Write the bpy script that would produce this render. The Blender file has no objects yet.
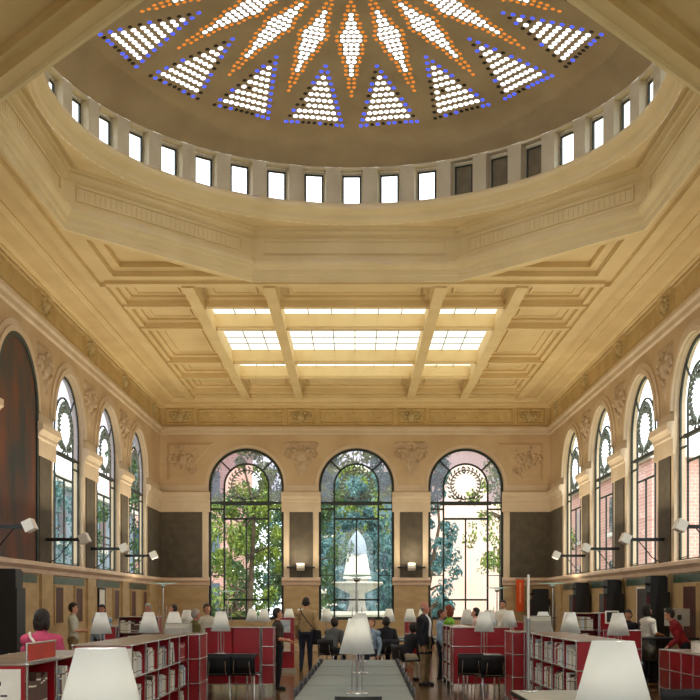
import bpy, bmesh, math, random
from mathutils import Vector, Matrix, Euler
from mathutils.geometry import delaunay_2d_cdt
PI = math.pi
R = math.radians
rnd = random.Random(7)
SC = bpy.context.scene
COL = SC.collection

# ------------------------------------------------------------------ helpers
class MB:
    """collects faces, then becomes ONE mesh object"""
    def __init__(s):
        s.v = []; s.f = []; s.m = []; s.sm = []
    def add(s, verts, faces, mi=0, smooth=False):
        o = len(s.v)
        s.v.extend([tuple(p) for p in verts])
        for f in faces:
            s.f.append(tuple(o + i for i in f)); s.m.append(mi); s.sm.append(smooth)
    def quad(s, a, b, c, d, mi=0):
        s.add([a, b, c, d], [(0, 1, 2, 3)], mi)
    def box(s, x0, x1, y0, y1, z0, z1, mi=0, M=None):
        vs = [(x0,y0,z0),(x1,y0,z0),(x1,y1,z0),(x0,y1,z0),(x0,y0,z1),(x1,y0,z1),(x1,y1,z1),(x0,y1,z1)]
        if M is not None: vs = [M @ Vector(p) for p in vs]
        s.add(vs, [(0,3,2,1),(4,5,6,7),(0,1,5,4),(1,2,6,5),(2,3,7,6),(3,0,4,7)], mi)
    def tube(s, pts, r, n=8, mi=0, cap=True):
        pts = [Vector(p) for p in pts]
        rs = r if isinstance(r, (list, tuple)) else [r] * len(pts)
        rings = []
        for i, p in enumerate(pts):
            if i == 0: t = pts[1] - p
            elif i == len(pts) - 1: t = p - pts[i-1]
            else: t = (pts[i+1] - p).normalized() + (p - pts[i-1]).normalized()
            t.normalize()
            u = t.cross(Vector((0,0,1)) if abs(t.z) < .9 else Vector((1,0,0))).normalized()
            w = t.cross(u).normalized()
            rings.append([p + (u*math.cos(2*PI*k/n) + w*math.sin(2*PI*k/n))*rs[i] for k in range(n)])
        vs = [q for rg in rings for q in rg]; fs = []
        for i in range(len(pts)-1):
            for k in range(n):
                k2 = (k+1) % n
                fs.append((i*n+k, (i+1)*n+k, (i+1)*n+k2, i*n+k2))
        s.add(vs, fs, mi, True)
        if cap:
            s.add(rings[0], [tuple(range(n))], mi); s.add(rings[-1], [tuple(range(n-1,-1,-1))], mi)
    def lathe(s, prof, c=(0,0,0), n=16, mi=0, smooth=True, closed=False, a0=0, a1=2*PI):
        full = abs(a1-a0-2*PI) < 1e-6
        m = n if full else n+1
        vs = []
        for r_, z in prof:
            for k in range(m):
                a = a0+(a1-a0)*k/n
                vs.append((c[0]+r_*math.cos(a), c[1]+r_*math.sin(a), c[2]+z))
        fs = []
        P = len(prof)
        for i in range(P if closed else P-1):
            j = (i+1) % P
            for k in range(n):
                k2 = (k+1) % m
                fs.append((i*m+k, i*m+k2, j*m+k2, j*m+k))
        s.add(vs, fs, mi, smooth)
    def ell(s, c, r, M=None, nu=12, nv=8, mi=0):
        vs = []; c = Vector(c)
        for i in range(1, nv):
            t = PI*i/nv
            for k in range(nu):
                a = 2*PI*k/nu
                vs.append(Vector((r[0]*math.sin(t)*math.cos(a), r[1]*math.sin(t)*math.sin(a), r[2]*math.cos(t))))
        vs.append(Vector((0,0,r[2]))); vs.append(Vector((0,0,-r[2])))
        if M is not None: vs = [M @ p for p in vs]
        vs = [p + c for p in vs]
        fs = []
        for i in range(nv-2):
            for k in range(nu):
                k2 = (k+1) % nu
                fs.append((i*nu+k, (i+1)*nu+k, (i+1)*nu+k2, i*nu+k2))
        T = len(vs)-2; B = len(vs)-1
        for k in range(nu):
            k2 = (k+1) % nu
            fs.append((T, k, k2)); fs.append((B, (nv-2)*nu+k2, (nv-2)*nu+k))
        s.add(vs, fs, mi, True)
    def mesh(s, name, mats):
        me = bpy.data.meshes.new(name)
        me.from_pydata(s.v, [], s.f); me.update()
        for m in (mats if isinstance(mats, (list, tuple)) else [mats]): me.materials.append(m)
        me.polygons.foreach_set('material_index', s.m)
        me.polygons.foreach_set('use_smooth', s.sm)
        return me
    def build(s, name, mats, parent=None, loc=None, rz=0, fix=False):
        me = s.mesh(name, mats)
        if fix:
            b = bmesh.new(); b.from_mesh(me); bmesh.ops.recalc_face_normals(b, faces=b.faces); b.to_mesh(me); b.free()
        o = bpy.data.objects.new(name, me); COL.objects.link(o)
        if parent is not None: o.parent = parent
        if loc is not None: o.location = loc
        o.rotation_euler.z = rz
        return o

USED = {}
def tag(o, label, cat, group=None):
    o['label'] = label; o['category'] = cat
    if group: o['group'] = group
    if label in USED and not group: print('DUP LABEL', label)
    USED[label] = 1
    return o
def struct(o): o['kind'] = 'structure'; return o
def empty(name, loc, rz=0):
    o = bpy.data.objects.new(name, None); COL.objects.link(o)
    o.location = loc; o.rotation_euler.z = rz; o.empty_display_size = .1
    return o
def dup(root, loc, rz, label, group=None):
    c = root.copy(); COL.objects.link(c); c.location = loc; c.rotation_euler = (0,0,rz)
    def rec(a, b):
        for ch in list(a.children):
            d = ch.copy(); COL.objects.link(d); d.parent = b
            rec(ch, d)
    rec(root, c)
    c['label'] = label
    if group: c['group'] = group
    if label in USED and not group: print('DUP LABEL', label)
    USED[label] = 1
    return c
TRIM = [0]; WIN = [0]
def trim_name():
    TRIM[0] += 1; return 'trim_%d' % TRIM[0]
def win_name():
    WIN[0] += 1; return 'window_%d' % WIN[0]

# ------------------------------------------------------------------ materials
def srgb(c):
    f = lambda u: (u/255/12.92) if u/255 <= .04045 else ((u/255+.055)/1.055)**2.4
    return (f(c[0]), f(c[1]), f(c[2]), 1)
def mat(name, c1, c2=None, rough=.6, scale=3, bump=0, bscale=30, metal=0, spec=.4, kind='noise', emit=None, est=0, stretch=None, detail=4, coords='Object'):
    m = bpy.data.materials.new(name); m.use_nodes = True
    nt = m.node_tree; N = nt.nodes; L = nt.links
    p = N['Principled BSDF']
    p.inputs['Roughness'].default_value = rough; p.inputs['Metallic'].default_value = metal
    p.inputs['Specular IOR Level'].default_value = spec
    c1 = srgb(c1); p.inputs['Base Color'].default_value = c1
    tc = N.new('ShaderNodeTexCoord'); mp = N.new('ShaderNodeMapping'); L.new(tc.outputs[coords], mp.inputs[0])
    if stretch: mp.inputs['Scale'].default_value = stretch
    if c2 is not None:
        c2 = srgb(c2)
        t = N.new('ShaderNodeTexNoise'); t.inputs['Scale'].default_value = scale; t.inputs['Detail'].default_value = detail
        L.new(mp.outputs[0], t.inputs['Vector'])
        r = N.new('ShaderNodeValToRGB'); L.new(t.outputs['Fac'], r.inputs[0])
        r.color_ramp.elements[0].position = .35; r.color_ramp.elements[1].position = .65
        r.color_ramp.elements[0].color = c1; r.color_ramp.elements[1].color = c2
        L.new(r.outputs[0], p.inputs['Base Color'])
    if bump:
        b = N.new('ShaderNodeBump'); b.inputs['Strength'].default_value = bump; b.inputs['Distance'].default_value = .03
        if kind == 'carve':
            t2 = N.new('ShaderNodeTexVoronoi'); t2.feature = 'SMOOTH_F1'; o2 = t2.outputs['Distance']
        else:
            t2 = N.new('ShaderNodeTexNoise'); o2 = t2.outputs['Fac']
        t2.inputs['Scale'].default_value = bscale
        L.new(mp.outputs[0], t2.inputs['Vector']); L.new(o2, b.inputs['Height']); L.new(b.outputs[0], p.inputs['Normal'])
    if emit:
        p.inputs['Emission Color'].default_value = srgb(emit); p.inputs['Emission Strength'].default_value = est
    return m
def glass(name, tint, mix=.06, rough=.02, milky=0):
    m = bpy.data.materials.new(name); m.use_nodes = True
    nt = m.node_tree; N = nt.nodes; L = nt.links
    N.remove(N['Principled BSDF'])
    out = N['Material Output']
    t = N.new('ShaderNodeBsdfTransparent'); t.inputs[0].default_value = (*tint, 1)
    g = N.new('ShaderNodeBsdfGlossy'); g.inputs['Roughness'].default_value = rough
    x = N.new('ShaderNodeMixShader'); x.inputs[0].default_value = mix
    L.new(t.outputs[0], x.inputs[1]); L.new(g.outputs[0], x.inputs[2])
    last = x
    if milky:
        d = N.new('ShaderNodeBsdfTranslucent'); d.inputs[0].default_value = (*tint, 1)
        y = N.new('ShaderNodeMixShader'); y.inputs[0].default_value = milky
        L.new(x.outputs[0], y.inputs[1]); L.new(d.outputs[0], y.inputs[2]); last = y
    L.new(last.outputs[0], out.inputs[0])
    return m
M = {}
M['ceil'] = mat('cream_plaster', (219,194,143), (210,184,132), .7, 1.2, .15, 18)
M['ceil2'] = mat('pale_cream_plaster', (226,206,160), (218,197,150), .7, 1.2, .12, 18)
M['ledge'] = mat('rosy_stone', (224,196,168), (210,180,150), .5, 2, .08, 14)
M['frieze'] = mat('cream_frieze', (204,176,122), (190,162,108), .7, 2, .25, 22)
M['carve'] = mat('carved_cream', (198,178,128), (176,154,106), .7, 5, .6, 9, kind='carve')
M['stone'] = mat('pinkish_stone', (196,170,134), (180,152,116), .65, .8, .15, 12)
M['stone2'] = mat('pale_stone', (204,184,156), (192,170,140), .6, 1.4, .12, 16)
M['carve2'] = mat('carved_stone', (186,162,132), (164,140,110), .7, 5, .6, 8, kind='carve')
M['tan'] = mat('travertine', (192,162,116), (176,146,100), .5, 2.2, .1, 14, stretch=(1,1,2.5))
M['dark'] = mat('dark_panel', (86,76,60), (72,64,52), .75, 4, .2, 60)
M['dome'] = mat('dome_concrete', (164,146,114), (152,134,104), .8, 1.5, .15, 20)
M['drum'] = mat('drum_plaster', (206,196,172), (192,182,156), .8, 2, .1, 20)
M['green'] = mat('green_marble', (44,66,52), (70,92,74), .3, 7, 0)
M['frame'] = mat('dark_green_iron', (30,38,34), (40,48,42), .5, 20)
M['wreath'] = mat('leaded_leaves', (122,132,126), (92,104,98), .6, 14)
M['clear'] = glass('clear_glass', (.93,.95,.95))
M['mauve'] = glass('mauve_glass', (.42,.40,.46), .08, .2, .25)
M['sky_glass'] = glass('skylight_glass', (.42,.40,.33), .03, .2, .6)
M['lens_w'] = glass('lens_clear', (.95,.96,1), .05, .02, .88)
M['lens_b'] = glass('lens_blue', (.03,.05,.5), .08)
M['lens_o'] = glass('lens_orange', (.30,.085,.010), .08)
M['lens_k'] = mat('lens_dead', (26,22,24), None, .3)
M['board'] = mat('boarded_pane', (122,112,92), (110,100,82), .8, 6)
M['red'] = mat('red_lacquer', (158,12,26), (146,9,22), .32, 2, 0, spec=.5)
M['chrome'] = mat('chrome', (205,205,205), None, .22, metal=1)
M['steel'] = mat('grey_steel', (150,150,148), None, .35, metal=.8)
M['lam'] = mat('grey_laminate', (116,126,124), (108,118,116), .45, 3)
M['black'] = mat('black_plastic', (18,18,20), (26,26,28), .5, 12)
M['blackm'] = mat('black_metal', (14,15,16), None, .45, spec=.5)
M['paper'] = mat('white_paper', (236,232,222), (226,222,210), .8, 9)
M['grey'] = mat('beige_plastic', (176,172,156), (166,162,148), .6, 6)
M['floor'] = mat('floor_parquet', (126,98,66), (96,72,46), .2, 3, .05, 20, stretch=(3,.6,1), spec=.5)
def shade_mat():
    m = bpy.data.materials.new('white_shade'); m.use_nodes = True
    N = m.node_tree.nodes; L = m.node_tree.links
    p = N['Principled BSDF']; p.inputs['Base Color'].default_value = srgb((238,238,232)); p.inputs['Roughness'].default_value = .6
    t = N.new('ShaderNodeBsdfTranslucent'); t.inputs[0].default_value = srgb((244,244,240))
    x = N.new('ShaderNodeMixShader'); x.inputs[0].default_value = .35
    L.new(p.outputs[0], x.inputs[1]); L.new(t.outputs[0], x.inputs[2]); L.new(x.outputs[0], N['Material Output'].inputs[0])
    return m
M['shade'] = shade_mat()

# ------------------------------------------------------------------ camera
EYE = 1.65
cam = bpy.data.cameras.new('camera'); camo = bpy.data.objects.new('camera', cam); COL.objects.link(camo)
camo.location = (0, 0, EYE); camo.rotation_euler = (PI/2, 0, 0)
cam.sensor_width = 36; cam.lens = 36*1050/700
cam.shift_x = -5/700; cam.shift_y = 253/700
cam.clip_start = .05; cam.clip_end = 400
SC.camera = camo
vs_ = SC.view_settings; vs_.view_transform = 'Standard'; vs_.look = 'None'; vs_.gamma = 1; vs_.use_curve_mapping = False
# ------------------------------------------------------------------ the hall
W = 6.7; Y0 = -1.6; YB = 36.0; ZC = 8.6
YC = 17.2                       # middle of the dome
LEDGE = 2.47; IMP0 = 4.77; IMP1 = 5.46; SPR = 5.68; HALF = 1.295; ZARC = 7.55
wall_map = {
    'back':  lambda u, v, w: (u, YB + w, v),
    'left':  lambda u, v, w: (-W - w, u, v),
    'right': lambda u, v, w: (W + w, u, v),
    'front': lambda u, v, w: (u, Y0 - w, v),
}
BACKC = [-3.74, 0.05, 3.81]
SIDEC = [32.4, 28.5, 24.6, 20.75, 16.9, 13.0, 9.1, 5.2, 1.3]
NA = 24
def arch_pts(uc, h, spr, n=NA):
    return [(uc + h*math.cos(PI - PI*k/n), spr + h*math.sin(PI*k/n)) for k in range(n+1)]
def wall(side, u0, u1, ops, depth=.55):
    """ops: (uc, half, sill, spring); mats 0 tan, 1 pier, 2 arch stone, 3 frieze, 4 reveal"""
    f = wall_map[side]; mb = MB()
    def rect(a, b, c, d, mi):
        if b-a > 1e-5 and d-c > 1e-5:
            mb.quad(f(a,c,0), f(b,c,0), f(b,d,0), f(a,d,0), mi)
    ops = sorted(ops)
    zs = [0, LEDGE, IMP0, SPR]; mis = [0, 1, 1]
    sills = sorted({o[2] for o in ops})
    cuts = sorted(set(zs) | set(sills))
    for c, d in zip(cuts, cuts[1:]):
        if d <= c: continue
        mi = 0 if d <= LEDGE+1e-4 else 1
        a = u0
        for uc, h, sill, spr in ops:
            if sill <= c+1e-4:
                rect(a, uc-h, c, d, mi); a = uc+h
        rect(a, u1, c, d, mi)
    # arch zone
    a = u0
    for uc, h, sill, spr in ops:
        rect(a, uc-h, SPR, ZARC, 2)
        ap = arch_pts(uc, h, spr)
        for p, q in zip(ap, ap[1:]):
            mb.quad(f(p[0],p[1],0), f(q[0],q[1],0), f(q[0],ZARC,0), f(p[0],ZARC,0), 2)
        a = uc+h
        path = [(uc-h, sill)] + ap + [(uc+h, sill)]
        for p, q in zip(path, path[1:]):
            mb.quad(f(p[0],p[1],0), f(p[0],p[1],depth), f(q[0],q[1],depth), f(q[0],q[1],0), 4)
        mb.quad(f(uc-h,sill,0), f(uc+h,sill,0), f(uc+h,sill,depth), f(uc-h,sill,depth), 4)
    rect(a, u1, SPR, ZARC, 2)
    rect(u0, u1, ZARC, ZC+.5, 3)
    return struct(mb.build('wall_'+side, [M['tan'], M['stone2'], M['stone'], M['frieze'], M['stone2']], fix=False))
wall('back', -W, W, [(c, HALF, 1.07, SPR) for c in BACKC])
wall('left', Y0, YB, [(c, HALF, LEDGE, SPR) for i, c in enumerate(SIDEC) if i != 3], .24)
wall('right', Y0, YB, [(c, HALF, LEDGE, SPR) for c in SIDEC], .24)
wall('front', -W, W, [(c, HALF, 1.07, SPR) for c in BACKC])  # unseen wall; its window openings are added to let daylight onto the foreground
b = MB(); b.quad((-W,Y0,0),(W,Y0,0),(W,YB,0),(-W,YB,0))
struct(b.build('floor', M['floor']))

def sweep(side, prof, a0, a1, matl, name=None, ends=True):
    """prof: list of (projection from the wall, z)"""
    f = wall_map[side]; mb = MB(); n = len(prof)
    vs = [f(a0, z, -p) for p, z in prof] + [f(a1, z, -p) for p, z in prof]
    mb.add(vs, [(i, i+1, n+i+1, n+i) for i in range(n-1)])
    if ends: mb.add(vs, [tuple(range(n)), tuple(range(2*n-1, n-1, -1))])
    return struct(mb.build(name or trim_name(), matl, fix=True))
def segs(a0, a1, ops):
    out = []; a = a0
    for c in sorted(ops):
        out.append((a, c-HALF)); a = c+HALF
    out.append((a, a1)); return out
LEDGEP = [(0,LEDGE-.22),(.05,LEDGE-.2),(.07,LEDGE-.12),(.14,LEDGE-.07),(.17,LEDGE-.05),(.17,LEDGE+.03),(0,LEDGE+.06)]
IMPP = [(0,IMP0),(.05,IMP0),(.05,IMP0+.34),(.08,IMP0+.37),(.08,IMP0+.44),(.13,IMP0+.5),(.17,IMP0+.53),(.17,IMP0+.66),(.1,IMP0+.69),(0,IMP0+.7)]
ARCHM = [(0,7.42),(.06,7.45),(.06,7.56),(.12,7.6),(.12,7.68),(.05,7.72),(0,7.74)]
CORN = [(0,8.34),(.06,8.36),(.06,8.42),(.14,8.46),(.48,8.46),(.5,8.5),(.55,8.52),(.6,8.56),(.6,8.75),(0,8.76)]
for side, a0, a1, ops in (('left',Y0,YB,SIDEC),('right',Y0,YB,SIDEC),('back',-W,W,BACKC)):
    if side == 'back':
        for p, q in segs(a0, a1, ops): sweep(side, LEDGEP, p-(.06 if p > -W else 0), q+(.06 if q < W else 0), M['ledge'])
    else: sweep(side, LEDGEP, a0, a1, M['ledge'])
    for p, q in segs(a0, a1, ops): sweep(side, IMPP, p-(.07 if p > a0 else 0), q+(.07 if q < a1 else 0), M['stone2'])
    sweep(side, ARCHM, a0, a1, M['stone2'])
    sweep(side, [(p, z-(.004 if side == 'back' else 0)) for p, z in CORN], a0, a1, M['ceil'])
# raised ring around each arch, dark panels on the piers, light strips
def archivolt(side, uc, r0, r1, pr, spr=SPR):
    f = wall_map[side]; mb = MB()
    a = arch_pts(uc, r0, spr); c = arch_pts(uc, r1, spr)
    for (p, q), (s, t) in zip(zip(a, a[1:]), zip(c, c[1:])):
        mb.quad(f(*p,-pr), f(*q,-pr), f(*t,-pr), f(*s,-pr))
        mb.quad(f(*s,-pr), f(*t,-pr), f(*t,0), f(*s,0))
        mb.quad(f(*p,-pr), f(*q,-pr), f(*q,0), f(*p,0))
    struct(mb.build(trim_name(), M['stone2'], fix=True))
def plate(side, u0, u1, z0, z1, pr, matl, name=None):
    f = wall_map[side]; mb = MB()
    P = [(u0,z0),(u1,z0),(u1,z1),(u0,z1)]
    vs = [f(*p, -pr) for p in P] + [f(*p, 0.0) for p in P]
    mb.add(vs, [(0,1,2,3),(0,1,5,4),(1,2,6,5),(2,3,7,6),(3,0,4,7)])
    return struct(mb.build(name or trim_name(), matl, fix=True))
for side, cs, a0, a1 in (('back',BACKC,-W,W),('left',SIDEC,Y0,YB),('right',SIDEC,Y0,YB)):
    for c in cs:
        if side == 'back': archivolt(side, c, HALF+.02, HALF+.10, .03)
        else: archivolt(side, c, HALF+.02, HALF+.13, .07); archivolt(side, c, HALF+.13, HALF+.26, .03)
    for p, q in segs(a0, a1, cs):
        inset_p = .2 if p > a0 else .02; inset_q = .2 if q < a1 else .02
        plate(side, p+inset_p, q-inset_q, LEDGE+.05, IMP0, .025, M['dark'])
# carving: spandrel plates and frieze panels
def carved(side, poly, pr, matl):
    f = wall_map[side]; mb = MB(); n = len(poly)
    cx = sum(p[0] for p in poly)/n; cz = sum(p[1] for p in poly)/n
    ins = [(cx+(p[0]-cx)*.86, cz+(p[1]-cz)*.86) for p in poly]
    vs = [f(*p, 0) for p in poly] + [f(*p, -pr) for p in ins]
    fs = [(i, (i+1)%n, n+(i+1)%n, n+i) for i in range(n)] + [tuple(range(n, 2*n))]
    mb.add(vs, fs)
    return mb
def cartouche(side, u, z, s, pr, matl):
    """shield with scrolls, swags and a rosette"""
    f = wall_map[side]; mb = MB()
    def e(du, dz, ru, rz_, rp, rot=0):
        N1, N2 = 10, 5; vs = []; fs = []
        for i in range(N2+1):
            t = PI/2*i/N2
            for k in range(N1):
                a = 2*PI*k/N1
                x = ru*math.cos(t)*math.cos(a); y = rz_*math.cos(t)*math.sin(a)
                X = x*math.cos(rot)-y*math.sin(rot); Y = x*math.sin(rot)+y*math.cos(rot)
                vs.append(f(u+(du+X)*s, z+(dz+Y)*s, -rp*s*math.sin(t)))
        for i in range(N2):
            for k in range(N1):
                fs.append((i*N1+k, i*N1+(k+1)%N1, (i+1)*N1+(k+1)%N1, (i+1)*N1+k))
        mb.add(vs, fs, 0, True)
    e(0, 0, .24, .32, pr); e(0, .04, .15, .2, pr*1.5)
    for sg in (-1, 1):
        e(sg*.28, .22, .13, .09, pr, sg*.6); e(sg*.36, .02, .10, .16, pr*.9, -sg*.4); e(sg*.26, -.24, .12, .08, pr*.9, sg*.8)
        e(sg*.5, .2, .12, .07, pr*.8, -sg*.5); e(sg*.6, .05, .08, .1, pr*.7)
        e(sg*.5, -.12, .1, .06, pr*.7, sg*.7)
    e(0, .34, .1, .08, pr*1.2); e(0, -.36, .07, .1, pr)
    return struct(mb.build(trim_name(), matl, fix=True))
def spandrels(side, cs, a0, a1, imgrange):
    for i, c in enumerate(sorted(cs)[:-1]):
        m = (sorted(cs)[i]+sorted(cs)[i+1])/2
        if not (imgrange[0] < m < imgrange[1]): continue
        poly = [(m-.62,7.12),(m-.5,7.2),(m+.5,7.2),(m+.62,7.12),(m+.33,6.6),(m+.14,6.15),(m,6.0),(m-.14,6.15),(m-.33,6.6)]
        struct(carved(side, poly, .03, None).build(trim_name(), M['carve2'], fix=True))
        cartouche(side, m, 6.72, .85, .10, M['carve2'])
spandrels('back', BACKC, -W, W, (-W, W)); spandrels('left', SIDEC, Y0, YB, (18, YB)); spandrels('right', SIDEC, Y0, YB, (18, YB))
for sg in (-1, 1):
    x0 = sg*6.45; x1 = sg*5.35; x2 = sg*5.05
    poly = [(x0,5.9),(x1,5.9),(x1-sg*.0,6.3),(x2,6.75),(x2,7.15),(x0,7.15)]
    poly = [(x0,5.85),(sg*5.75,5.85),(sg*5.5,6.35),(sg*5.2,6.75),(sg*4.85,7.15),(x0,7.15)]
    struct(carved('back', poly, .04, None).build(trim_name(), M['stone'], fix=True))
    cartouche('back', sg*5.95, 6.55, .75, .12, M['carve2'])
    for dx, dz, s in ((-.15,.42,.4),(.18,-.35,.42),(.35,.3,.35)): cartouche('back', sg*(5.85-dx), 6.55+dz, s, .14, M['carve2'])
# frieze: framed long panels and short panels with cartouches
def frame_rect(side, u0, u1, z0, z1, w, pr, matl):
    f = wall_map[side]; mb = MB()
    o = [(u0,z0),(u1,z0),(u1,z1),(u0,z1)]; i_ = [(u0+w,z0+w),(u1-w,z0+w),(u1-w,z1-w),(u0+w,z1-w)]
    m_ = [((a[0]+b[0])/2,(a[1]+b[1])/2) for a, b in zip(o, i_)]
    vs = [f(*p,0) for p in o]+[f(*p,-pr) for p in m_]+[f(*p,0) for p in i_]
    fs = []
    for k in range(4):
        k2 = (k+1)%4
        fs += [(k,k2,4+k2,4+k),(4+k,4+k2,8+k2,8+k)]
    mb.add(vs, fs)
    struct(mb.build(trim_name(), matl, fix=True))
def frieze(side, mids, a0, a1, vis0):
    edges = []
    for m in mids:
        frame_rect(side, m-.5, m+.5, 7.76, 8.32, .09, .05, M['frieze'])
        if m > vis0: cartouche(side, m, 8.04, .56, .13, M['carve'])
    ms = sorted(mids)
    for p, q in zip(ms, ms[1:]):
        frame_rect(side, p+.6, q-.6, 7.78, 8.30, .08, .04, M['frieze'])
        n = max(3, int((q-p-1.6)/.5))
        f = wall_map[side]
        if q > vis0:
            mb = MB()
            for k in range(n):
                u = p+.9+(q-p-1.8)*k/(n-1)
                for du, dz, ru, rz_ in ((0,0,.15,.16),(.2,.08,.09,.07),(-.2,-.08,.09,.07)):
                    N1 = 8
                    vs = [f(u+du+ru*math.cos(2*PI*j/N1), 8.04+dz+rz_*math.sin(2*PI*j/N1), -.002) for j in range(N1)]+[f(u+du, 8.04+dz, -.035)]
                    mb.add(vs, [(j,(j+1)%N1,N1) for j in range(N1)], 0, True)
            struct(mb.build(trim_name(), M['frieze'], fix=True))
frieze('back', [-6.0,-1.85,1.93,6.0], -W, W, -99)
SM = [(a+b_)/2 for a, b_ in zip(SIDEC, SIDEC[1:])]
frieze('left', [34.9]+SM, Y0, YB, 17); frieze('right', [34.9]+SM, Y0, YB, 17)

# wainscot: green strips, pilasters, niche panels
for side in ('left','right'):
    for i, c in enumerate(SIDEC):
        plate(side, c-1.3, c+1.3, 2.07, 2.24, .02, M['green'])
        m = c+1.95
        plate(side, m-.42, m+.42, 0, LEDGE-.2, .06, M['tan'])
    sweep(side, [(0,0),(.08,0),(.08,.2),(.05,.24),(0,.25)], Y0, YB, M['stone'], 'baseboard_'+side)
sweep('back', [(0,0),(.08,0),(.08,.2),(.05,.24),(0,.25)], -W, W, M['stone'], 'baseboard_back')

# ------------------------------------------------------------------ ceiling
def strip(mb, pts0, pts1, mi=0):
    mb.add(list(pts0)+list(pts1), [(i, i+1, len(pts0)+i+1, len(pts0)+i) for i in range(len(pts0)-1)], mi)
REC = .33
XS = [-5.4,-3.63,-1.86,1.86,3.63,5.4]
YS = [22.75,24.55,26.5,30.25,32.3,34.5]
YEND = 35.25
def bay(mirror):
    g = (lambda y: 2*YC-y) if mirror else (lambda y: y)
    mb = MB(); bw = .11
    def cell(x0,x1,y0,y1, rec, glassy):
        # ribs round the cell at ZC
        A = [(x0,y0),(x1,y0),(x1,y1),(x0,y1)]
        I = [(x0+bw,y0+bw),(x1-bw,y0+bw),(x1-bw,y1-bw),(x0+bw,y1-bw)]
        P = lambda q, z: (q[0], g(q[1]), z)
        for k in range(4):
            k2 = (k+1)%4
            mb.quad(P(A[k],ZC),P(A[k2],ZC),P(I[k2],ZC),P(I[k],ZC))
            if glassy: mb.quad(P(I[k],ZC),P(I[k2],ZC),P(I[k2],ZC+rec),P(I[k],ZC+rec))
        if not glassy:
            levels = [(0,0),(0,.1),(.05,.13),(.12,.13),(.12,rec*.6),(.17,rec*.66),(.26,rec*.66),(.26,rec*.54),(.30,rec*.54),(.32,rec*.66)]
            rings = [[P((I[0][0]+d, I[0][1]+d),ZC+z),P((I[1][0]-d,I[1][1]+d),ZC+z),P((I[2][0]-d,I[2][1]-d),ZC+z),P((I[3][0]+d,I[3][1]-d),ZC+z)] for d, z in levels]
            for r0, r1 in zip(rings, rings[1:]):
                for k in range(4): mb.quad(r0[k], r0[(k+1)%4], r1[(k+1)%4], r1[k])
            mb.quad(*rings[-1])
    ys = YS+[YEND]
    for i in range(5):
        for j in range(6):
            gl = i in (1,2,3) and j in (1,2,3)
            cell(XS[i], XS[i+1], ys[j], ys[j+1], REC if gl else .3, gl)
            if gl:
                nm = win_name(); wb = MB(); z = ZC+REC
                x0,x1,y0,y1 = XS[i]+bw,XS[i+1]-bw,ys[j]+bw,ys[j+1]-bw
                nx = max(3,int((x1-x0)/.55)); ny = max(2,int((y1-y0)/.6))
                for k in range(1,nx): x = x0+(x1-x0)*k/nx; wb.box(x-.012,x+.012,min(g(y0),g(y1)),max(g(y0),g(y1)),z-.02,z)
                for k in range(1,ny): y = g(y0+(y1-y0)*k/ny); wb.box(x0,x1,y-.012,y+.012,z-.02,z)
                wo = struct(wb.build(nm, M['steel']))
                pb = MB(); pb.quad((x0,g(y0),z+.005),(x1,g(y0),z+.005),(x1,g(y1),z+.005),(x0,g(y1),z+.005))
                pb.build('pane', M['sky_glass'], wo)
    # prominent longitudinal beams, edge beam, flat margins
    for x in XS[1:-1]:
        a, c = sorted((g(YS[0]), g(YEND))); mb.box(x-.13, x+.13, a, c, ZC-.13, ZC+.01)
    for y in YS[1:]:
        yy = g(y); mb.box(-5.4, 5.4, yy-.09, yy+.09, ZC-.05, ZC+.01)
    for sg in (-1,1):
        a, c = sorted((g(YS[0]), g(YB)))
        mb.box(sg*5.55-.14, sg*5.55+.14, a, c, ZC-.1, ZC+.01)
        mb.quad((sg*5.4,a,ZC),(sg*W,a,ZC),(sg*W,c,ZC),(sg*5.4,c,ZC))
    a, c = sorted((g(YEND), g(YB)))
    mb.quad((-5.4,a,ZC),(5.4,a,ZC),(5.4,c,ZC),(-5.4,c,ZC))
    return mb
for mi, nm in ((False,'ceiling'),(True,'ceiling_entrance_bay')):
    struct(bay(mi).build(nm, M['ceil'], fix=False))
# crossing: octagon opening
AP = 5.45; HS = AP*math.tan(PI/8)
mb = MB()
ya, yb = YC-5.55, YC+5.55
for sg in (-1,1):
    mb.quad((sg*AP,ya,ZC),(sg*W,ya,ZC),(sg*W,yb,ZC),(sg*AP,yb,ZC))
    mb.box(sg*5.62-.1, sg*5.62+.1, ya, yb, ZC-.1, ZC+.01)
for sy in (-1,1):
    e0, e1 = YC+sy*AP, YC+sy*5.55
    mb.quad((-AP,e0,ZC),(AP,e0,ZC),(AP,e1,ZC),(-AP,e1,ZC))
    mb.box(-5.4,5.4,min(e0,e1)-.02,max(e0,e1)+.1,ZC-.08,ZC+.01)
    for sg in (-1,1):
        tri = [Vector((sg*HS, YC+sy*AP, ZC)), Vector((sg*AP, YC+sy*AP, ZC)), Vector((sg*AP, YC+sy*HS, ZC))]
        c = (tri[0]+tri[1]*1.0+tri[2])/3
        prev = tri
        for k, dz in ((.72,0),(.72,.12),(.62,.14),(.55,.14),(.55,.26)):
            cur = [c+(p-c)*k+Vector((0,0,dz)) for p in tri]
            for i in range(3): mb.quad(prev[i],prev[(i+1)%3],cur[(i+1)%3],cur[i])
            prev = cur
        mb.add(prev, [(0,1,2)])
struct(mb.build('ceiling_crossing', M['ceil']))
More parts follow.
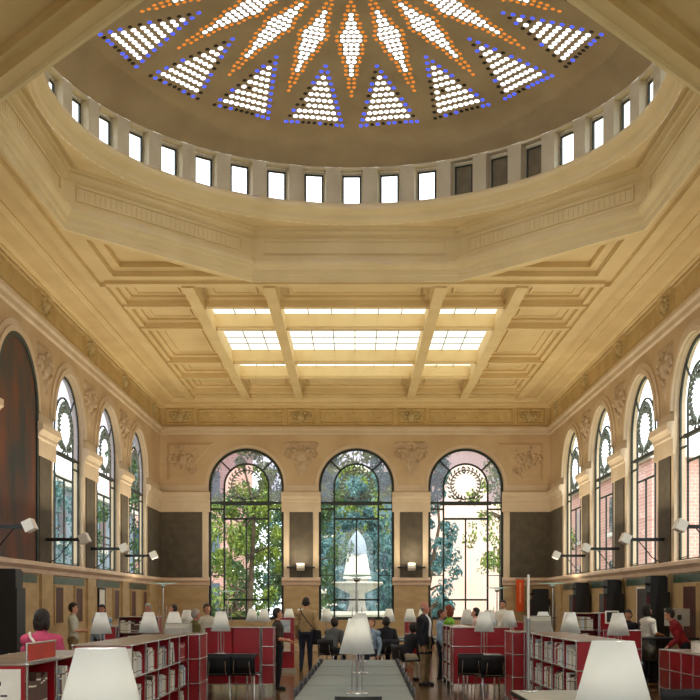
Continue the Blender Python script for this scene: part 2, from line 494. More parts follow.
# octagon fascia
def octv(ap, z):
    r_ = ap/math.cos(PI/8)
    return [Vector((r_*math.sin(PI/8+k*PI/4), YC+r_*math.cos(PI/8+k*PI/4), z)) for k in range(8)]
OCT = [(5.45,8.6),(5.42,8.56),(5.36,8.56),(5.36,8.67),(5.325,8.69),(5.325,8.80),(5.29,8.82),(5.26,8.86),(5.23,8.88),(5.23,8.95),(5.27,8.97),(5.30,9.03),(5.36,9.05),(5.40,9.11),(5.40,9.50),(5.34,9.53),(5.30,9.56),(5.30,9.62),(5.24,9.64),(5.24,9.70)]
mb = MB(); rings = [octv(*p) for p in OCT]
for r0, r1 in zip(rings, rings[1:]):
    for k in range(8): mb.quad(r0[k], r0[(k+1)%8], r1[(k+1)%8], r1[k])
struct(mb.build(trim_name(), M['ceil2']))
# flutes in the octagon's frieze (framed panel on every side)
for k in range(8):
    a = k*PI/4
    n_ = Vector((math.sin(a), math.cos(a), 0)); t_ = Vector((math.cos(a), -math.sin(a), 0))
    c = Vector((0,YC,0))+n_*5.40
    mb = MB()
    def bar(u0,u1,z0,z1,d):
        P = [c+t_*u+Vector((0,0,z)) for u, z in ((u0,z0),(u1,z0),(u1,z1),(u0,z1))]
        Q = [p-n_*d for p in P]
        mb.add(P+Q, [(4,5,6,7),(0,1,5,4),(1,2,6,5),(2,3,7,6),(3,0,4,7)])
    w = HS-.28
    for zz in (9.16,9.42): bar(-w,w,zz,zz+.035,.03)
    bar(-w,-w+.03,9.195,9.42,.03); bar(w-.03,w,9.195,9.42,.03)
    nf = 34
    for j in range(nf):
        u = -w+.08+(2*w-.16)*j/(nf-1); bar(u-.017,u+.017,9.2,9.415,.009)
    struct(mb.build(trim_name(), M['ceil2'], fix=True))
# soffit from the octagon to the circle, circular cornice, drum, cove, dome
RD = 5.3; XD = -.07
mb = MB(); n = 160
def octr(a, ap):
    d = (a+PI/8) % (PI/4) - PI/8
    return ap/math.cos(d)
zs = 9.70
for k in range(n):
    a0, a1 = 2*PI*k/n, 2*PI*(k+1)/n
    p = lambda r_, a, z: (r_*math.sin(a), YC+r_*math.cos(a), z)
    mb.quad(p(octr(a0,5.24),a0,zs), p(octr(a1,5.24),a1,zs), p(5.16,a1,zs+.0), p(5.16,a0,zs+.0))
struct(mb.build('ceiling_pendentive', M['ceil2']))
mb = MB()
mb.lathe([(5.16,9.70),(5.13,9.74),(5.10,9.74),(5.08,9.79),(5.10,9.84),(5.05,9.9),(4.98,9.93),(4.95,9.97),(4.95,10.02),(4.98,10.06),(5.06,10.1),(5.08,10.13),(5.3,10.15)], (0,YC,0), 120)
struct(mb.build(trim_name(), M['ceil2']))
# drum with 40 niches
NW = 42; DA = 2*PI/NW; ha = DA*.31; RN = 5.46; ZN0, ZN1 = 10.15, 10.93; ZW0, ZW1 = 10.22, 10.86; wa = .0365
mb = MB()
pt = lambda r_, a, z: (XD+r_*math.sin(a), YC+r_*math.cos(a), z)
for k in range(NW):
    a = k*DA
    # pier half left/right (between niches), subdivided
    for s0, s1 in ((a-DA/2, a-ha), (a+ha, a+DA/2)):
        mb.quad(pt(RD,s0,ZN0),pt(RD,s1,ZN0),pt(RD,s1,ZN1+.05),pt(RD,s0,ZN1+.05))
    mb.quad(pt(RD,a-ha,ZN1),pt(RD,a+ha,ZN1),pt(RD,a+ha,ZN1+.05),pt(RD,a-ha,ZN1+.05))
    for s in (-ha, ha): mb.quad(pt(RD,a+s,ZN0),pt(RN,a+s*.9,ZN0),pt(RN,a+s*.9,ZN1),pt(RD,a+s,ZN1))
    for z in (ZN0, ZN1): mb.quad(pt(RD,a-ha,z),pt(RD,a+ha,z),pt(RN,a+ha*.9,z),pt(RN,a-ha*.9,z))
    h9 = ha*.9
    mb.quad(pt(RN,a-h9,ZN0),pt(RN,a-wa,ZN0),pt(RN,a-wa,ZN1),pt(RN,a-h9,ZN1))
    mb.quad(pt(RN,a+wa,ZN0),pt(RN,a+h9,ZN0),pt(RN,a+h9,ZN1),pt(RN,a+wa,ZN1))
    mb.quad(pt(RN,a-wa,ZN0),pt(RN,a+wa,ZN0),pt(RN,a+wa,ZW0),pt(RN,a-wa,ZW0))
    mb.quad(pt(RN,a-wa,ZW1),pt(RN,a+wa,ZW1),pt(RN,a+wa,ZN1),pt(RN,a-wa,ZN1))
struct(mb.build('wall_drum', M['drum']))
for k in range(NW):
    a = k*DA
    if 11 < k < 31: continue      # the half of the ring behind the near arch is not seen
    wb = MB(); q = .006
    for (s0,s1,z0,z1) in ((-wa,-wa+q,ZW0,ZW1),(wa-q,wa,ZW0,ZW1),(-wa,wa,ZW0,ZW0+.03),(-wa,wa,ZW1-.03,ZW1)):
        vs = [pt(r_,a+s,z) for r_ in (RN-.02,RN+.02) for s, z in ((s0,z0),(s1,z0),(s1,z1),(s0,z1))]
        wb.add(vs, [(0,1,2,3),(4,5,6,7),(0,1,5,4),(1,2,6,5),(2,3,7,6),(3,0,4,7)])
    wo = struct(wb.build(win_name(), M['frame'], fix=True))
    pb = MB(); pb.quad(pt(RN,a-wa,ZW0),pt(RN,a+wa,ZW0),pt(RN,a+wa,ZW1),pt(RN,a-wa,ZW1))
    pb.build('pane', M['board'] if k in (3,4,5) else M['clear'], wo)
# cove
mb = MB(); prof = []
for i in range(9):
    t = i/8; prof.append((5.3-.75*t, 10.98+.47*(math.sin(t*PI/2)*.75+.25*t)))
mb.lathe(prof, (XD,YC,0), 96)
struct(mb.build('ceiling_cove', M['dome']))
# glass dome: shell with lenses
RG = 4.55
def capz(r_): return 11.45+.65*(1-(r_/RG)**2)
discs = []         # (x, y, radius, kind, panel)
for s in range(18):
    ap_ = s*PI/9; at_ = ap_+PI/18
    def put(r_, off, ang, kind, panel, rad):
        ca, sa = math.cos(ang), math.sin(ang)
        discs.append((r_*sa+off*ca, r_*ca-off*sa, rad, kind, panel))
    NR = 11
    for k in range(NR):
        nd = NR-k; r_ = 4.40-.16*k
        for j in range(nd):
            off = (j-(nd-1)/2)*.116
            edge = k == 0 or j == 0 or j == nd-1
            kind = 'w'
            if edge:
                pb_ = .85 if j == nd-1 else (.5 if k == 0 else .35)
                kind = 'b' if rnd.random() < pb_ else 'k'
            elif rnd.random() < .02: kind = 'k'
            put(r_, off, at_, kind, 2*s+1, .0485 if kind == 'w' else .044)
    n_ = 23
    for k in range(n_):
        r_ = 1.0+.118*k
        w = .25*(r_-1)/1.0 if r_ < 2 else .25*(3.6-r_)/1.6
        nd = max(1, int(round(2*max(w,0)/.104))+1)
        if nd == 2: nd = 2
        for j in range(nd):
            off = (j-(nd-1)/2)*.104
            edge = nd <= 2 or j in (0, nd-1)
            put(r_, off, ap_, 'o' if edge else 'w', 2*s, .046 if not edge else .04)
V2 = []; E2 = []; F2 = []
NO = 96
for k in range(NO): V2.append(Vector((RG*math.sin(2*PI*k/NO), RG*math.cos(2*PI*k/NO))))
for k in range(NO): E2.append((k, (k+1)%NO))
ND = 8
for (x, y, r_, kd, pn) in discs:
    o = len(V2)
    for j in range(ND): V2.append(Vector((x+r_*math.cos(2*PI*j/ND), y+r_*math.sin(2*PI*j/ND))))
    F2.append(tuple(range(o, o+ND)))
for r_ in (.4,.8,3.9):
    for k in range(32):
        p = Vector((r_*math.sin(2*PI*(k+.5)/32), r_*math.cos(2*PI*(k+.5)/32)))
        if all((p.x-d[0])**2+(p.y-d[1])**2 > .09**2 for d in discs): V2.append(p)
vo, eo, fo, ov, oe, of_ = delaunay_2d_cdt(V2, E2, F2, 0, 1e-5, True)
shell = MB(); P3 = [(XD+p.x, YC+p.y, capz(p.length)) for p in vo]
lens = {}
keep = []
for fi, f in enumerate(fo):
    if of_[fi]: lens.setdefault(of_[fi][0], []).append(f)
    else: keep.append(tuple(f))
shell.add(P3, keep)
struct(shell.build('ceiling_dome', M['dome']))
panels = {}
for di, d in enumerate(discs):
    panels.setdefault(d[4], []).append((d, lens.get(di, [])))
LM = [M['lens_w'], M['lens_b'], M['lens_o'], M['lens_k']]; LI = {'w':0,'b':1,'o':2,'k':3}
for pn, lst in panels.items():
    pb = MB()
    for d, fs in lst:
        x, y, r_, kd, _ = d
        ring = [(x+r_*math.cos(2*PI*j/ND), y+r_*math.sin(2*PI*j/ND)) for j in range(ND)]
        vs = [(XD+p[0], YC+p[1], capz(math.hypot(*p))) for p in ring]+[(XD+x, YC+y, capz(math.hypot(x,y))-.012)]
        pb.add(vs, [(j,(j+1)%ND,ND) for j in range(ND)], LI[kd], True)
    struct(pb.build(win_name(), LM))

# ------------------------------------------------------------------ arched windows
def bar_uv(mb, f, a, b_, w, w0, w1, mi=0):
    a = Vector(a); b_ = Vector(b_); d = (b_-a).normalized(); n_ = Vector((-d.y, d.x))*w/2
    P = [a+n_, a-n_, b_-n_, b_+n_]
    vs = [f(p.x,p.y,w0) for p in P]+[f(p.x,p.y,w1) for p in P]
    mb.add(vs, [(0,1,2,3),(7,6,5,4),(0,1,5,4),(1,2,6,5),(2,3,7,6),(3,0,4,7)], mi)
def arc_uv(mb, f, uc, zc, r_, w, w0, w1, n=24, a0=0, a1=PI):
    for k in range(n):
        t0 = a0+(a1-a0)*k/n; t1 = a0+(a1-a0)*(k+1)/n
        c0, s0, c1, s1 = math.cos(t0), math.sin(t0), math.cos(t1), math.sin(t1)
        A = [(uc+(r_-w/2)*c0,zc+(r_-w/2)*s0),(uc+(r_+w/2)*c0,zc+(r_+w/2)*s0),(uc+(r_+w/2)*c1,zc+(r_+w/2)*s1),(uc+(r_-w/2)*c1,zc+(r_-w/2)*s1)]
        vs = [f(*p,w0) for p in A]+[f(*p,w1) for p in A]
        mb.add(vs, [(0,1,2,3),(7,6,5,4),(0,1,5,4),(1,2,6,5),(2,3,7,6),(3,0,4,7)])
def arched_window(side, uc, sill, mauve, detail=True):
    f = wall_map[side]; w0, w1 = (.16,.24) if side == 'back' else (.10,.14)
    tk = 1 if side == 'back' else .62
    mb = MB(); h = HALF-.04; ri = .76; T = 5.08
    arc_uv(mb, f, uc, SPR, h, .09*tk, w0, w1, 28)
    for s in (-1,1):
        bar_uv(mb, f, (uc+s*h,sill), (uc+s*h,SPR), .09*tk, w0, w1)
        bar_uv(mb, f, (uc+s*ri,sill), (uc+s*ri,SPR), .06*tk, w0, w1)
        bar_uv(mb, f, (uc+s*ri*.72,SPR+ri*.70), (uc+s*h*.72,SPR+h*.70), .05*tk, w0, w1)
        bar_uv(mb, f, (uc+s*ri,T-.2), (uc+s*h,T-.2), .06*tk, w0, w1)
        bar_uv(mb, f, (uc+s*ri,2.6), (uc+s*h,2.6), .025*tk, w0, w1)
    arc_uv(mb, f, uc, SPR, ri, .06*tk, w0, w1, 20)
    bar_uv(mb, f, (uc-ri-.12,T), (uc+ri+.12,T), .13*tk, w0-.06*tk, w1)
    bar_uv(mb, f, (uc-h,T+.02), (uc+h,T+.02), .07*tk, w0, w1)
    bar_uv(mb, f, (uc-ri,4.55), (uc+ri,4.55), .07*tk, w0, w1)
    bar_uv(mb, f, (uc,sill), (uc,4.55), .05*tk, w0, w1)
    if side == 'back': bar_uv(mb, f, (uc-ri,1.76), (uc+ri,1.76), .06*tk, w0, w1)
    bar_uv(mb, f, (uc-h,sill+.05), (uc+h,sill+.05), .1*tk, w0, w1)
    wo = struct(mb.build(win_name(), M['frame'], fix=True))
    wm = (w0+w1)/2
    pb = MB()
    P = [(uc-h,sill),(uc+h,sill),(uc+h,T),(uc-h,T)]
    pb.quad(*[f(*p,wm) for p in P])
    ring = arch_pts(uc, ri, SPR, 20)
    pl = [(uc-ri,T)]+ring+[(uc+ri,T)]
    pb.add([f(*p,wm) for p in pl], [tuple(range(len(pl)))])
    pb.build('pane', M['clear'], wo)
    pb = MB(); a_ = arch_pts(uc, ri, SPR, 24); c_ = arch_pts(uc, h, SPR, 24)
    a_ = [(uc-ri,T)]+a_+[(uc+ri,T)]; c_ = [(uc-h,T)]+c_+[(uc+h,T)]
    for (p,q),(s,t) in zip(zip(a_,a_[1:]),zip(c_,c_[1:])): pb.quad(f(*p,wm),f(*q,wm),f(*t,wm),f(*s,wm))
    pb.build('arch_pane', M['mauve'] if mauve else M['clear'], wo)
    if not detail: return wo
    wr = MB(); rw = random.Random(3)
    def leaf(u, z, ang, l, w):
        c, s = math.cos(ang), math.sin(ang); D = (wm-.045, wm-.02)
        pts = [(0,-w*.3),(l*.5,-w*.55),(l,0),(l*.5,w*.55),(0,w*.3)]
        vs = []
        for d in D: vs += [f(u+x*c-y*s, z+x*s+y*c, d) for x, y in pts]
        wr.add(vs, [(0,1,2,3,4),(9,8,7,6,5)]+[(i,(i+1)%5,5+(i+1)%5,5+i) for i in range(5)])
    zc = SPR+.04; rr = .53
    nl = 24
    for k in range(nl):
        t = 2*PI*k/nl
        for dr, da in ((.0,.35),(.03,-.55),(-.03,1.2)):
            leaf(uc+(rr+dr)*math.cos(t), zc+(rr+dr)*math.sin(t), t+(PI/2 if math.cos(t) > 0 else -PI/2)*1+da*(1 if math.cos(t)>0 else -1), .15, .058)
    for s in (-1,1):
        for k in range(4): leaf(uc+s*(.08+.14*k), T+.12+.02*k, PI/2-s*.9, .16, .07)
    arc_uv(wr, f, uc, zc, rr-.02, .022, wm-.03, wm-.01, 28, 0, 2*PI)
    wr.build('wreath', M['wreath'], wo, fix=True)
    return wo
for c in BACKC: arched_window('back', c, 1.07, True)
for c in BACKC: arched_window('front', c, 1.07, False, False)  # added windows behind the camera, brightening the near lamp shades and bookcases
for i, c in enumerate(SIDEC):
    if i != 3: arched_window('left', c, LEDGE+.02, True, i < 3)
    arched_window('right', c, LEDGE+.02, False, i < 4)
# ------------------------------------------------------------------ outdoors
b = MB(); b.quad((-60,36.6,-.4),(60,36.6,-.4),(60,110,-.4),(-60,110,-.4)); b.quad((-60,-20,-.4),(-7.3,-20,-.4),(-7.3,36.6,-.4),(-60,36.6,-.4)); b.quad((7.3,-20,-.4),(60,-20,-.4),(60,36.6,-.4),(7.3,36.6,-.4))
M['gravel'] = mat('gravel', (170,168,150), (120,130,100), .9, .5)
struct(b.build('ground_garden', M['gravel']))
def brick_mat(name, c1, c2, mortar, scale=1.6):
    m = bpy.data.materials.new(name); m.use_nodes = True; N = m.node_tree.nodes; L = m.node_tree.links
    t = N.new('ShaderNodeTexBrick'); tc = N.new('ShaderNodeTexCoord'); mp = N.new('ShaderNodeMapping')
    mp.inputs['Rotation'].default_value = (PI/2,0,0)
    t.inputs['Color1'].default_value = srgb(c1); t.inputs['Color2'].default_value = srgb(c2); t.inputs['Mortar'].default_value = srgb(mortar)
    t.inputs['Scale'].default_value = scale; t.inputs['Mortar Size'].default_value = .02
    L.new(tc.outputs['Object'], mp.inputs[0]); L.new(mp.outputs[0], t.inputs['Vector']); L.new(t.outputs['Color'], N['Principled BSDF'].inputs['Base Color'])
    N['Principled BSDF'].inputs['Roughness'].default_value = .85
    return m
M['pink'] = brick_mat('pink_brick', (204,156,144), (192,142,130), (214,184,172))
M['pale'] = mat('pale_render', (226,222,212), (208,204,194), .8, .6)
M['bluegrey'] = mat('bluegrey_render', (150,164,176), (126,142,156), .7, .6)
M['winblue'] = mat('dark_window_glass', (60,78,92), None, .1, spec=.8)
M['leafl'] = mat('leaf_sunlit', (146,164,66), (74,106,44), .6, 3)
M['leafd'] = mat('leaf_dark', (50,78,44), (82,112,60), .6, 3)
M['leafb'] = mat('leaf_bluegreen', (96,140,140), (56,94,98), .6, 3)
M['bark'] = mat('bark', (104,88,70), (70,58,46), .9, 4, .3, 12)
M['palepink'] = mat('pale_pink_render', (232,206,192), (222,194,180), .8, .5)
def building(x0,x1,y0,y1,z1,m,label,roofm,wins,win=(1.0,1.8)):
    root = empty('building', ((x0+x1)/2,(y0+y1)/2,-.4))
    tag(root, label, 'building')
    ox, oy = root.location.x, root.location.y
    b = MB(); b.box(x0-ox,x1-ox,y0-oy,y1-oy,0,z1); b.build('wall_block', m, root)
    b = MB(); b.box(x0-ox-.3,x1-ox+.3,y0-oy-.3,y1-oy+.3,z1,z1+.4); b.build('cornice', roofm, root)
    for face, us, zz in wins:
        for u in us:
            for z in zz:
                b = MB()
                if face == 'y': b.box(u-ox-win[0]/2,u-ox+win[0]/2,y0-oy-.05,y0-oy+.1,z,z+win[1])
                elif face == '+x': b.box(x1-ox-.1,x1-ox+.05,u-oy-win[0]/2,u-oy+win[0]/2,z,z+win[1])
                else: b.box(x0-ox-.05,x0-ox+.1,u-oy-win[0]/2,u-oy+win[0]/2,z,z+win[1])
                p = b.build('window', M['winblue'], root)
                b = MB()
                if face == 'y': b.box(u-ox-win[0]/2-.15,u-ox+win[0]/2+.15,y0-oy-.12,y0-oy,z-.2,z)
                elif face == '+x': b.box(x1-ox,x1-ox+.12,u-oy-win[0]/2-.15,u-oy+win[0]/2+.15,z-.2,z)
                else: b.box(x0-ox-.12,x0-ox,u-oy-win[0]/2-.15,u-oy+win[0]/2+.15,z-.2,z)
                b.build('sill', M['pale'], p)
    return root
building(-15.5,-7.4,66,76,17,M['pink'],'pink brick house behind the garden trees on the painted-arch side',M['pale'],[('y',(-14,-11.5,-9),(1.5,5,8.5,12))])
building(5.0,12.6,84,92,21,M['palepink'],'pale pink house far behind the banner-side back window',M['pale'],[('y',(11.6,),(12,))])
building(13,24,46,76,8.4,M['pink'],'long red brick building seen through the banner-side wall windows',M['pale'],[('-x',(49,53,57,61,65,69,73),(2.4,5.6))])
building(-24,-13,40,62,7.2,M['bluegrey'],'blue-grey building seen through the painted-arch-side wall windows',M['pale'],[('+x',(43,46.5,50,54,58),(1.8,4.8))],(1.2,1.9))
M['tealg'] = mat('teal_facade', (104,140,150), (88,124,136), .6, .4)
building(-3.7,3.9,92,100,13.5,M['tealg'],'blue-grey block far behind the stone monument and its trees',M['pale'],[('y',(-2.2,.1,2.4),(2,5,8))])
# pale stone fountain house in the middle of the garden
root = empty('garden_monument', (.1,50,-.4)); tag(root, 'pale stepped stone fountain monument in the garden behind the middle window','monument')
b = MB(); b.box(-1.25,1.25,-1.0,1.0,0,1.5); b.box(-1.4,1.4,-1.15,1.15,1.5,1.65); b.build('base', M['pale'], root)
b = MB(); vs = [(-.66,-.5,3.2),(.66,-.5,3.2),(.66,.5,3.2),(-.66,.5,3.2),(-.46,-.4,4.35),(.46,-.4,4.35),(.46,.4,4.35),(-.46,.4,4.35)]
b.add(vs, [(0,3,2,1),(4,5,6,7),(0,1,5,4),(1,2,6,5),(2,3,7,6),(3,0,4,7)]); b.build('shaft', M['pale'], root)
b = MB(); b.lathe([(.5,1.65),(.4,1.9),(.35,2.5),(.9,2.75),(1.25,2.95),(1.22,3.05),(.3,2.95)], (0,0,0), 24); b.box(-.5,.5,-.4,.4,2.6,3.22); b.build('basin', M['grey'], root)
b = MB(); b.lathe([(.46,4.35),(.45,4.7),(.36,5.05),(.2,5.3),(.03,5.5)], (0,0,0), 20); b.build('dome_cap', M['bluegrey'], root)
root = empty('garden_column', (2.25,48.5,-.4)); tag(root, 'slim pale stone column on the banner side of the monument','column')
b = MB(); b.lathe([(.0,0),(.34,0),(.34,.3),(.22,.4),(.17,3.9),(.26,4.0),(.26,4.2),(0,4.2)], (0,0,0), 16); b.build('shaft', M['pale'], root)
root = empty('garden_column', (-1.55,48.5,-.4)); tag(root, 'short pale stone column on the painted-arch side of the monument','column')
b = MB(); b.lathe([(.0,0),(.3,0),(.3,.3),(.2,.4),(.15,2.4),(.24,2.5),(.24,2.7),(0,2.7)], (0,0,0), 16); b.build('shaft', M['pale'], root)
def tree(x, y, h, cr, lm, label, seed, base=.35, n=1500, leaf=.17):
    n = int(n*2.6)
    rw = random.Random(seed)
    root = empty('garden_tree', (x,y,-.4)); tag(root, label, 'tree')
    b = MB(); b.tube([(0,0,0),(rw.uniform(-.2,.2),0,h*.3),(rw.uniform(-.4,.4),rw.uniform(-.3,.3),h*.62),(rw.uniform(-.4,.4),0,h*.92)], [.15,.11,.06,.02], 8)
    for k in range(9):
        a = rw.uniform(0,2*PI); z = h*rw.uniform(base,.75); l = cr*rw.uniform(.5,.9)
        b.tube([(0,0,z),(math.cos(a)*l*.5,math.sin(a)*l*.5,z+l*.25),(math.cos(a)*l,math.sin(a)*l,z+l*.35)], [.06,.04,.015], 5)
    b.build('trunk', M['bark'], root)
    b = MB()
    cl = []
    for k in range(60):
        a = rw.uniform(0,2*PI); t = rw.random(); z = h*(base+(1-base)*t)
        rr = cr*math.sqrt(rw.random())*(.55+.9*math.sin(PI*min(1,max(0,.15+.8*t))))*.75
        cl.append((rr*math.cos(a), rr*math.sin(a), z, cr*rw.uniform(.16,.36)))
    for k in range(n):
        c = rw.choice(cl); d = Vector((rw.gauss(0,1),rw.gauss(0,1),rw.gauss(0,1))).normalized()*c[3]*rw.random()**.4
        p = Vector(c[:3])+d
        M3 = Euler((rw.uniform(0,PI),rw.uniform(0,PI),rw.uniform(0,PI))).to_matrix()
        s = leaf*rw.uniform(.6,1.3)
        vs = [p+M3@Vector(q) for q in ((-s*.5,0,0),(0,-s*.28,0.03),(s*.6,0,0),(0,s*.28,0.03))]
        b.add(vs, [(0,1,2,3)])
    b.build('foliage', lm, root)
    return root
tree(-7.3,43.5,9.5,1.6,M['leafd'],'dark leafy tree close outside the back window by the painted-arch side',1,.05,2600)
tree(-4.35,42.0,9.2,1.45,M['leafl'],'sunlit yellow-green tree in the middle of the painted-arch-side back window',2,.04,3000)
tree(-2.2,44.6,9.5,1.6,M['leafd'],'dark green tree between the first and middle back windows',3,.04,3000)
tree(-5.6,50,7.5,2.2,M['leafd'],'bushy dark tree low behind the sunlit tree',4,.0,2600,.19)
tree(-2.9,57,13,2.1,M['leafb'],'tall blue-green tree behind the stone monument, painted-arch side',5,.03,3600,.22)
tree(3.0,56,13,2.1,M['leafb'],'tall blue-green tree behind the stone monument, banner side',6,.03,3600,.22)
tree(.2,71,15.5,3.4,M['leafl'],'yellow-green tree far behind the stone monument',7,.4,3000,.26)
tree(.2,62.5,9.0,1.9,M['leafb'],'low bushy blue-green tree directly behind the stone monument',17,.0,3600,.22)
tree(3.15,44.0,8.6,1.0,M['leafb'],'slim blue-green tree at the near edge of the banner-side back window',8,.03,2200)
tree(6.3,45,8.6,1.5,M['leafl'],'light green tree with bare trunk in the banner-side back window',9,.42,900)
tree(9.0,52,9.5,1.7,M['leafl'],'green tree at the outer edge of the banner-side back window',10,.15,1700)
tree(-10.2,46,9,1.6,M['leafd'],'dark tree beside the pink brick house',11,.1,1600)
tree(10.6,60,8.5,1.8,M['leafd'],'dark tree in front of the long red brick building',12,.2,1400)
tree(-10.6,36,6.6,1.3,M['leafb'],'small tree outside the painted-arch-side wall windows',13,.2,900)

# ------------------------------------------------------------------ daylight
w = bpy.data.worlds.new('sky'); SC.world = w; w.use_nodes = True
N = w.node_tree.nodes; L = w.node_tree.links
bg = N['Background']; bg.inputs[0].default_value = (.93,.97,1.0,1); bg.inputs[1].default_value = 3.6
sun = bpy.data.lights.new('sun','SUN'); sun.energy = 4.5; sun.angle = R(2); sun.color = (1,.95,.85)
so = bpy.data.objects.new('sun', sun); COL.objects.link(so); so.rotation_euler = (R(24), 0, R(28))
M['lampwhite'] = mat('white_enamel', (236,230,216), None, .4)
# ------------------------------------------------------------------ furniture
D = lambda px, d: (px-355)*d/1050          # lateral position of something seen in column px at distance d
# -- table lamp
SH, ST, SB = .35, .085, .18
def lamp_proto():
    root = empty('table_lamp', (0,0,0))
    b = MB(); b.lathe([(0,0),(.11,0),(.11,.012),(.03,.022),(0,.022)], n=20); b.build('base', M['chrome'], root)
    b = MB(); b.tube([(0,0,.02),(0,0,.735)], .011, 8); b.build('pole', M['chrome'], root)
    for sg in (-1,1):
        b = MB(); b.tube([(sg*.05,0,.012),(sg*.05,0,.46)], .006, 6); b.build('side_rod', M['chrome'], root)
    b = MB(); b.lathe([(SB,.405),(ST,.755),(ST-.005,.755),(SB-.005,.405)], n=32, closed=True)
    sh = b.build('shade', M['shade'], root)
    b = MB(); b.lathe([(ST-.006,.75),(.012,.75)], n=20)
    for k in range(3):
        a = k*2*PI/3; b.tube([(0,0,.74),(.08*math.cos(a),.08*math.sin(a),.748)], .004, 5)
    b.build('shade_cap', M['shade'], sh)
    b = MB(); b.ell((0,0,.6),(.03,.03,.045)); b.build('bulb', M['bulb'], root)
    return root
M['bulb'] = mat('lit_bulb', (255,240,210), None, .3, emit=(255,226,170), est=4)
LAMP0 = lamp_proto(); LAMPS = [0]
def lamp(px, d, label, x=None, z=.74, bulb=2.0, group=None):
    loc = (D(px, d) if x is None else x, d, z)
    if LAMPS[0] == 0:
        LAMP0.location = loc; tag(LAMP0, label, 'lamp', group); o = LAMP0
    else: o = dup(LAMP0, loc, 0, label, group); o['category'] = 'lamp'
    o['group'] = group or 'white shaded reading lamps'
    LAMPS[0] += 1
    if bulb:
        l = bpy.data.lights.new('lamp_light','POINT'); l.energy = bulb; l.color = (1,.95,.88); l.shadow_soft_size = .04
        lo = bpy.data.objects.new('lamp_light', l); COL.objects.link(lo); lo.location = (loc[0], loc[1], loc[2]+.66)
    return o
# -- table
def table(x0,x1,y0,y1,label,nseam=1,rz=0,top=None,edge=None,z=.74,cat='table',name='reading_table'):
    cx, cy = (x0+x1)/2, (y0+y1)/2
    root = empty(name, (cx,cy,0), rz); tag(root, label, cat)
    w, l = (x1-x0)/2, (y1-y0)/2
    for k in range(nseam):
        a = -l+2*l*k/nseam; c = -l+2*l*(k+1)/nseam
        b = MB(); b.box(-w+.012, w-.012, a+(.03 if k else 0), c-(.03 if k < nseam-1 else 0), z-.03, z); b.build('tabletop', top or M['lam'], root)
    b = MB(); b.box(-w,w,-l,l,z-.045,z-.03)
    for s in (-1,1): b.box(s*(w-.006)-.006, s*(w-.006)+.006, -l, l, z-.045, z-.002)
    b.build('edge_frame', edge or M['blackm'], root)
    nl = max(2, int(2*l/2.4)+1)
    for k in range(nl):
        y = -l+.12+(2*l-.24)*k/(nl-1)
        for s in (-1,1):
            b = MB(); b.tube([(s*(w-.1),y,0),(s*(w-.1),y,z-.045)], .018, 8); b.build('leg', M['chrome'], root)
    return root
# -- chair (sitter faces +Y)
def chair_proto():
    root = empty('chair', (0,0,0))
    def shell(pts, w, th, curve):
        b = MB(); n = 8; vs = []
        for side in (0,1):
            for (y,z,ny,nz) in pts:
                for k in range(n+1):
                    u = -1+2*k/n
                    ww = w*(1-.0*abs(u))
                    vs.append((u*ww/2, y+curve*u*u*ny+side*th*ny, z+curve*u*u*nz+side*th*nz))
        P = len(pts); m = n+1; fs = []
        for side in (0,1):
            o = side*P*m
            for i in range(P-1):
                for k in range(n):
                    q = (o+i*m+k, o+i*m+k+1, o+(i+1)*m+k+1, o+(i+1)*m+k)
                    fs.append(q if side else q[::-1])
        o = P*m
        for i in range(P-1):
            fs.append((i*m,(i+1)*m,o+(i+1)*m,o+i*m)); fs.append((i*m+n,o+i*m+n,o+(i+1)*m+n,(i+1)*m+n))
        for k in range(n):
            fs.append((k,o+k,o+k+1,k+1)); i=(P-1)*m; fs.append((i+k,i+k+1,o+i+k+1,o+i+k))
        b.add(vs, fs, 0, True); return b
    s = shell([(.21,.43,0,1),(.19,.45,0,1),(0,.44,0,1),(-.17,.43,0,1),(-.21,.45,.2,1)], .44, .012, .012)
    s.build('seat', M['black'], root, fix=True)
    s = shell([(-.205,.47,1,0),(-.235,.6,1,0),(-.25,.72,1,0),(-.255,.80,1,0)], .43, .012, .035)
    s.build('backrest', M['black'], root, fix=True)
    for sx in (-1,1):
        b = MB(); b.tube([(sx*.15,.12,.435),(sx*.2,.19,.42),(sx*.215,.22,0)], .011, 8); b.build('leg', M['chrome'], root)
        b = MB(); b.tube([(sx*.15,-.12,.435),(sx*.2,-.18,.42),(sx*.215,-.24,0)], .011, 8); b.build('leg', M['chrome'], root)
        b = MB(); b.tube([(sx*.15,.12,.43),(sx*.15,-.2,.43),(sx*.14,-.243,.52),(sx*.13,-.262,.68)], .009, 6); b.build('seat_rail', M['chrome'], root)
    return root
CH0 = chair_proto(); CHN = [0]
def chair(x, y, rz, label, group=None):
    if CHN[0] == 0:
        CH0.location = (x,y,0); CH0.rotation_euler.z = rz; tag(CH0, label, 'chair'); CH0['group'] = group or 'black chairs'; o = CH0
    else: o = dup(CH0, (x,y,0), rz, label); o['category'] = 'chair'; o['group'] = group or 'black chairs'
    CHN[0] += 1; return o
ORD = ['first','second','third','fourth','fifth','sixth','seventh','eighth','ninth','tenth','eleventh','twelfth','thirteenth']

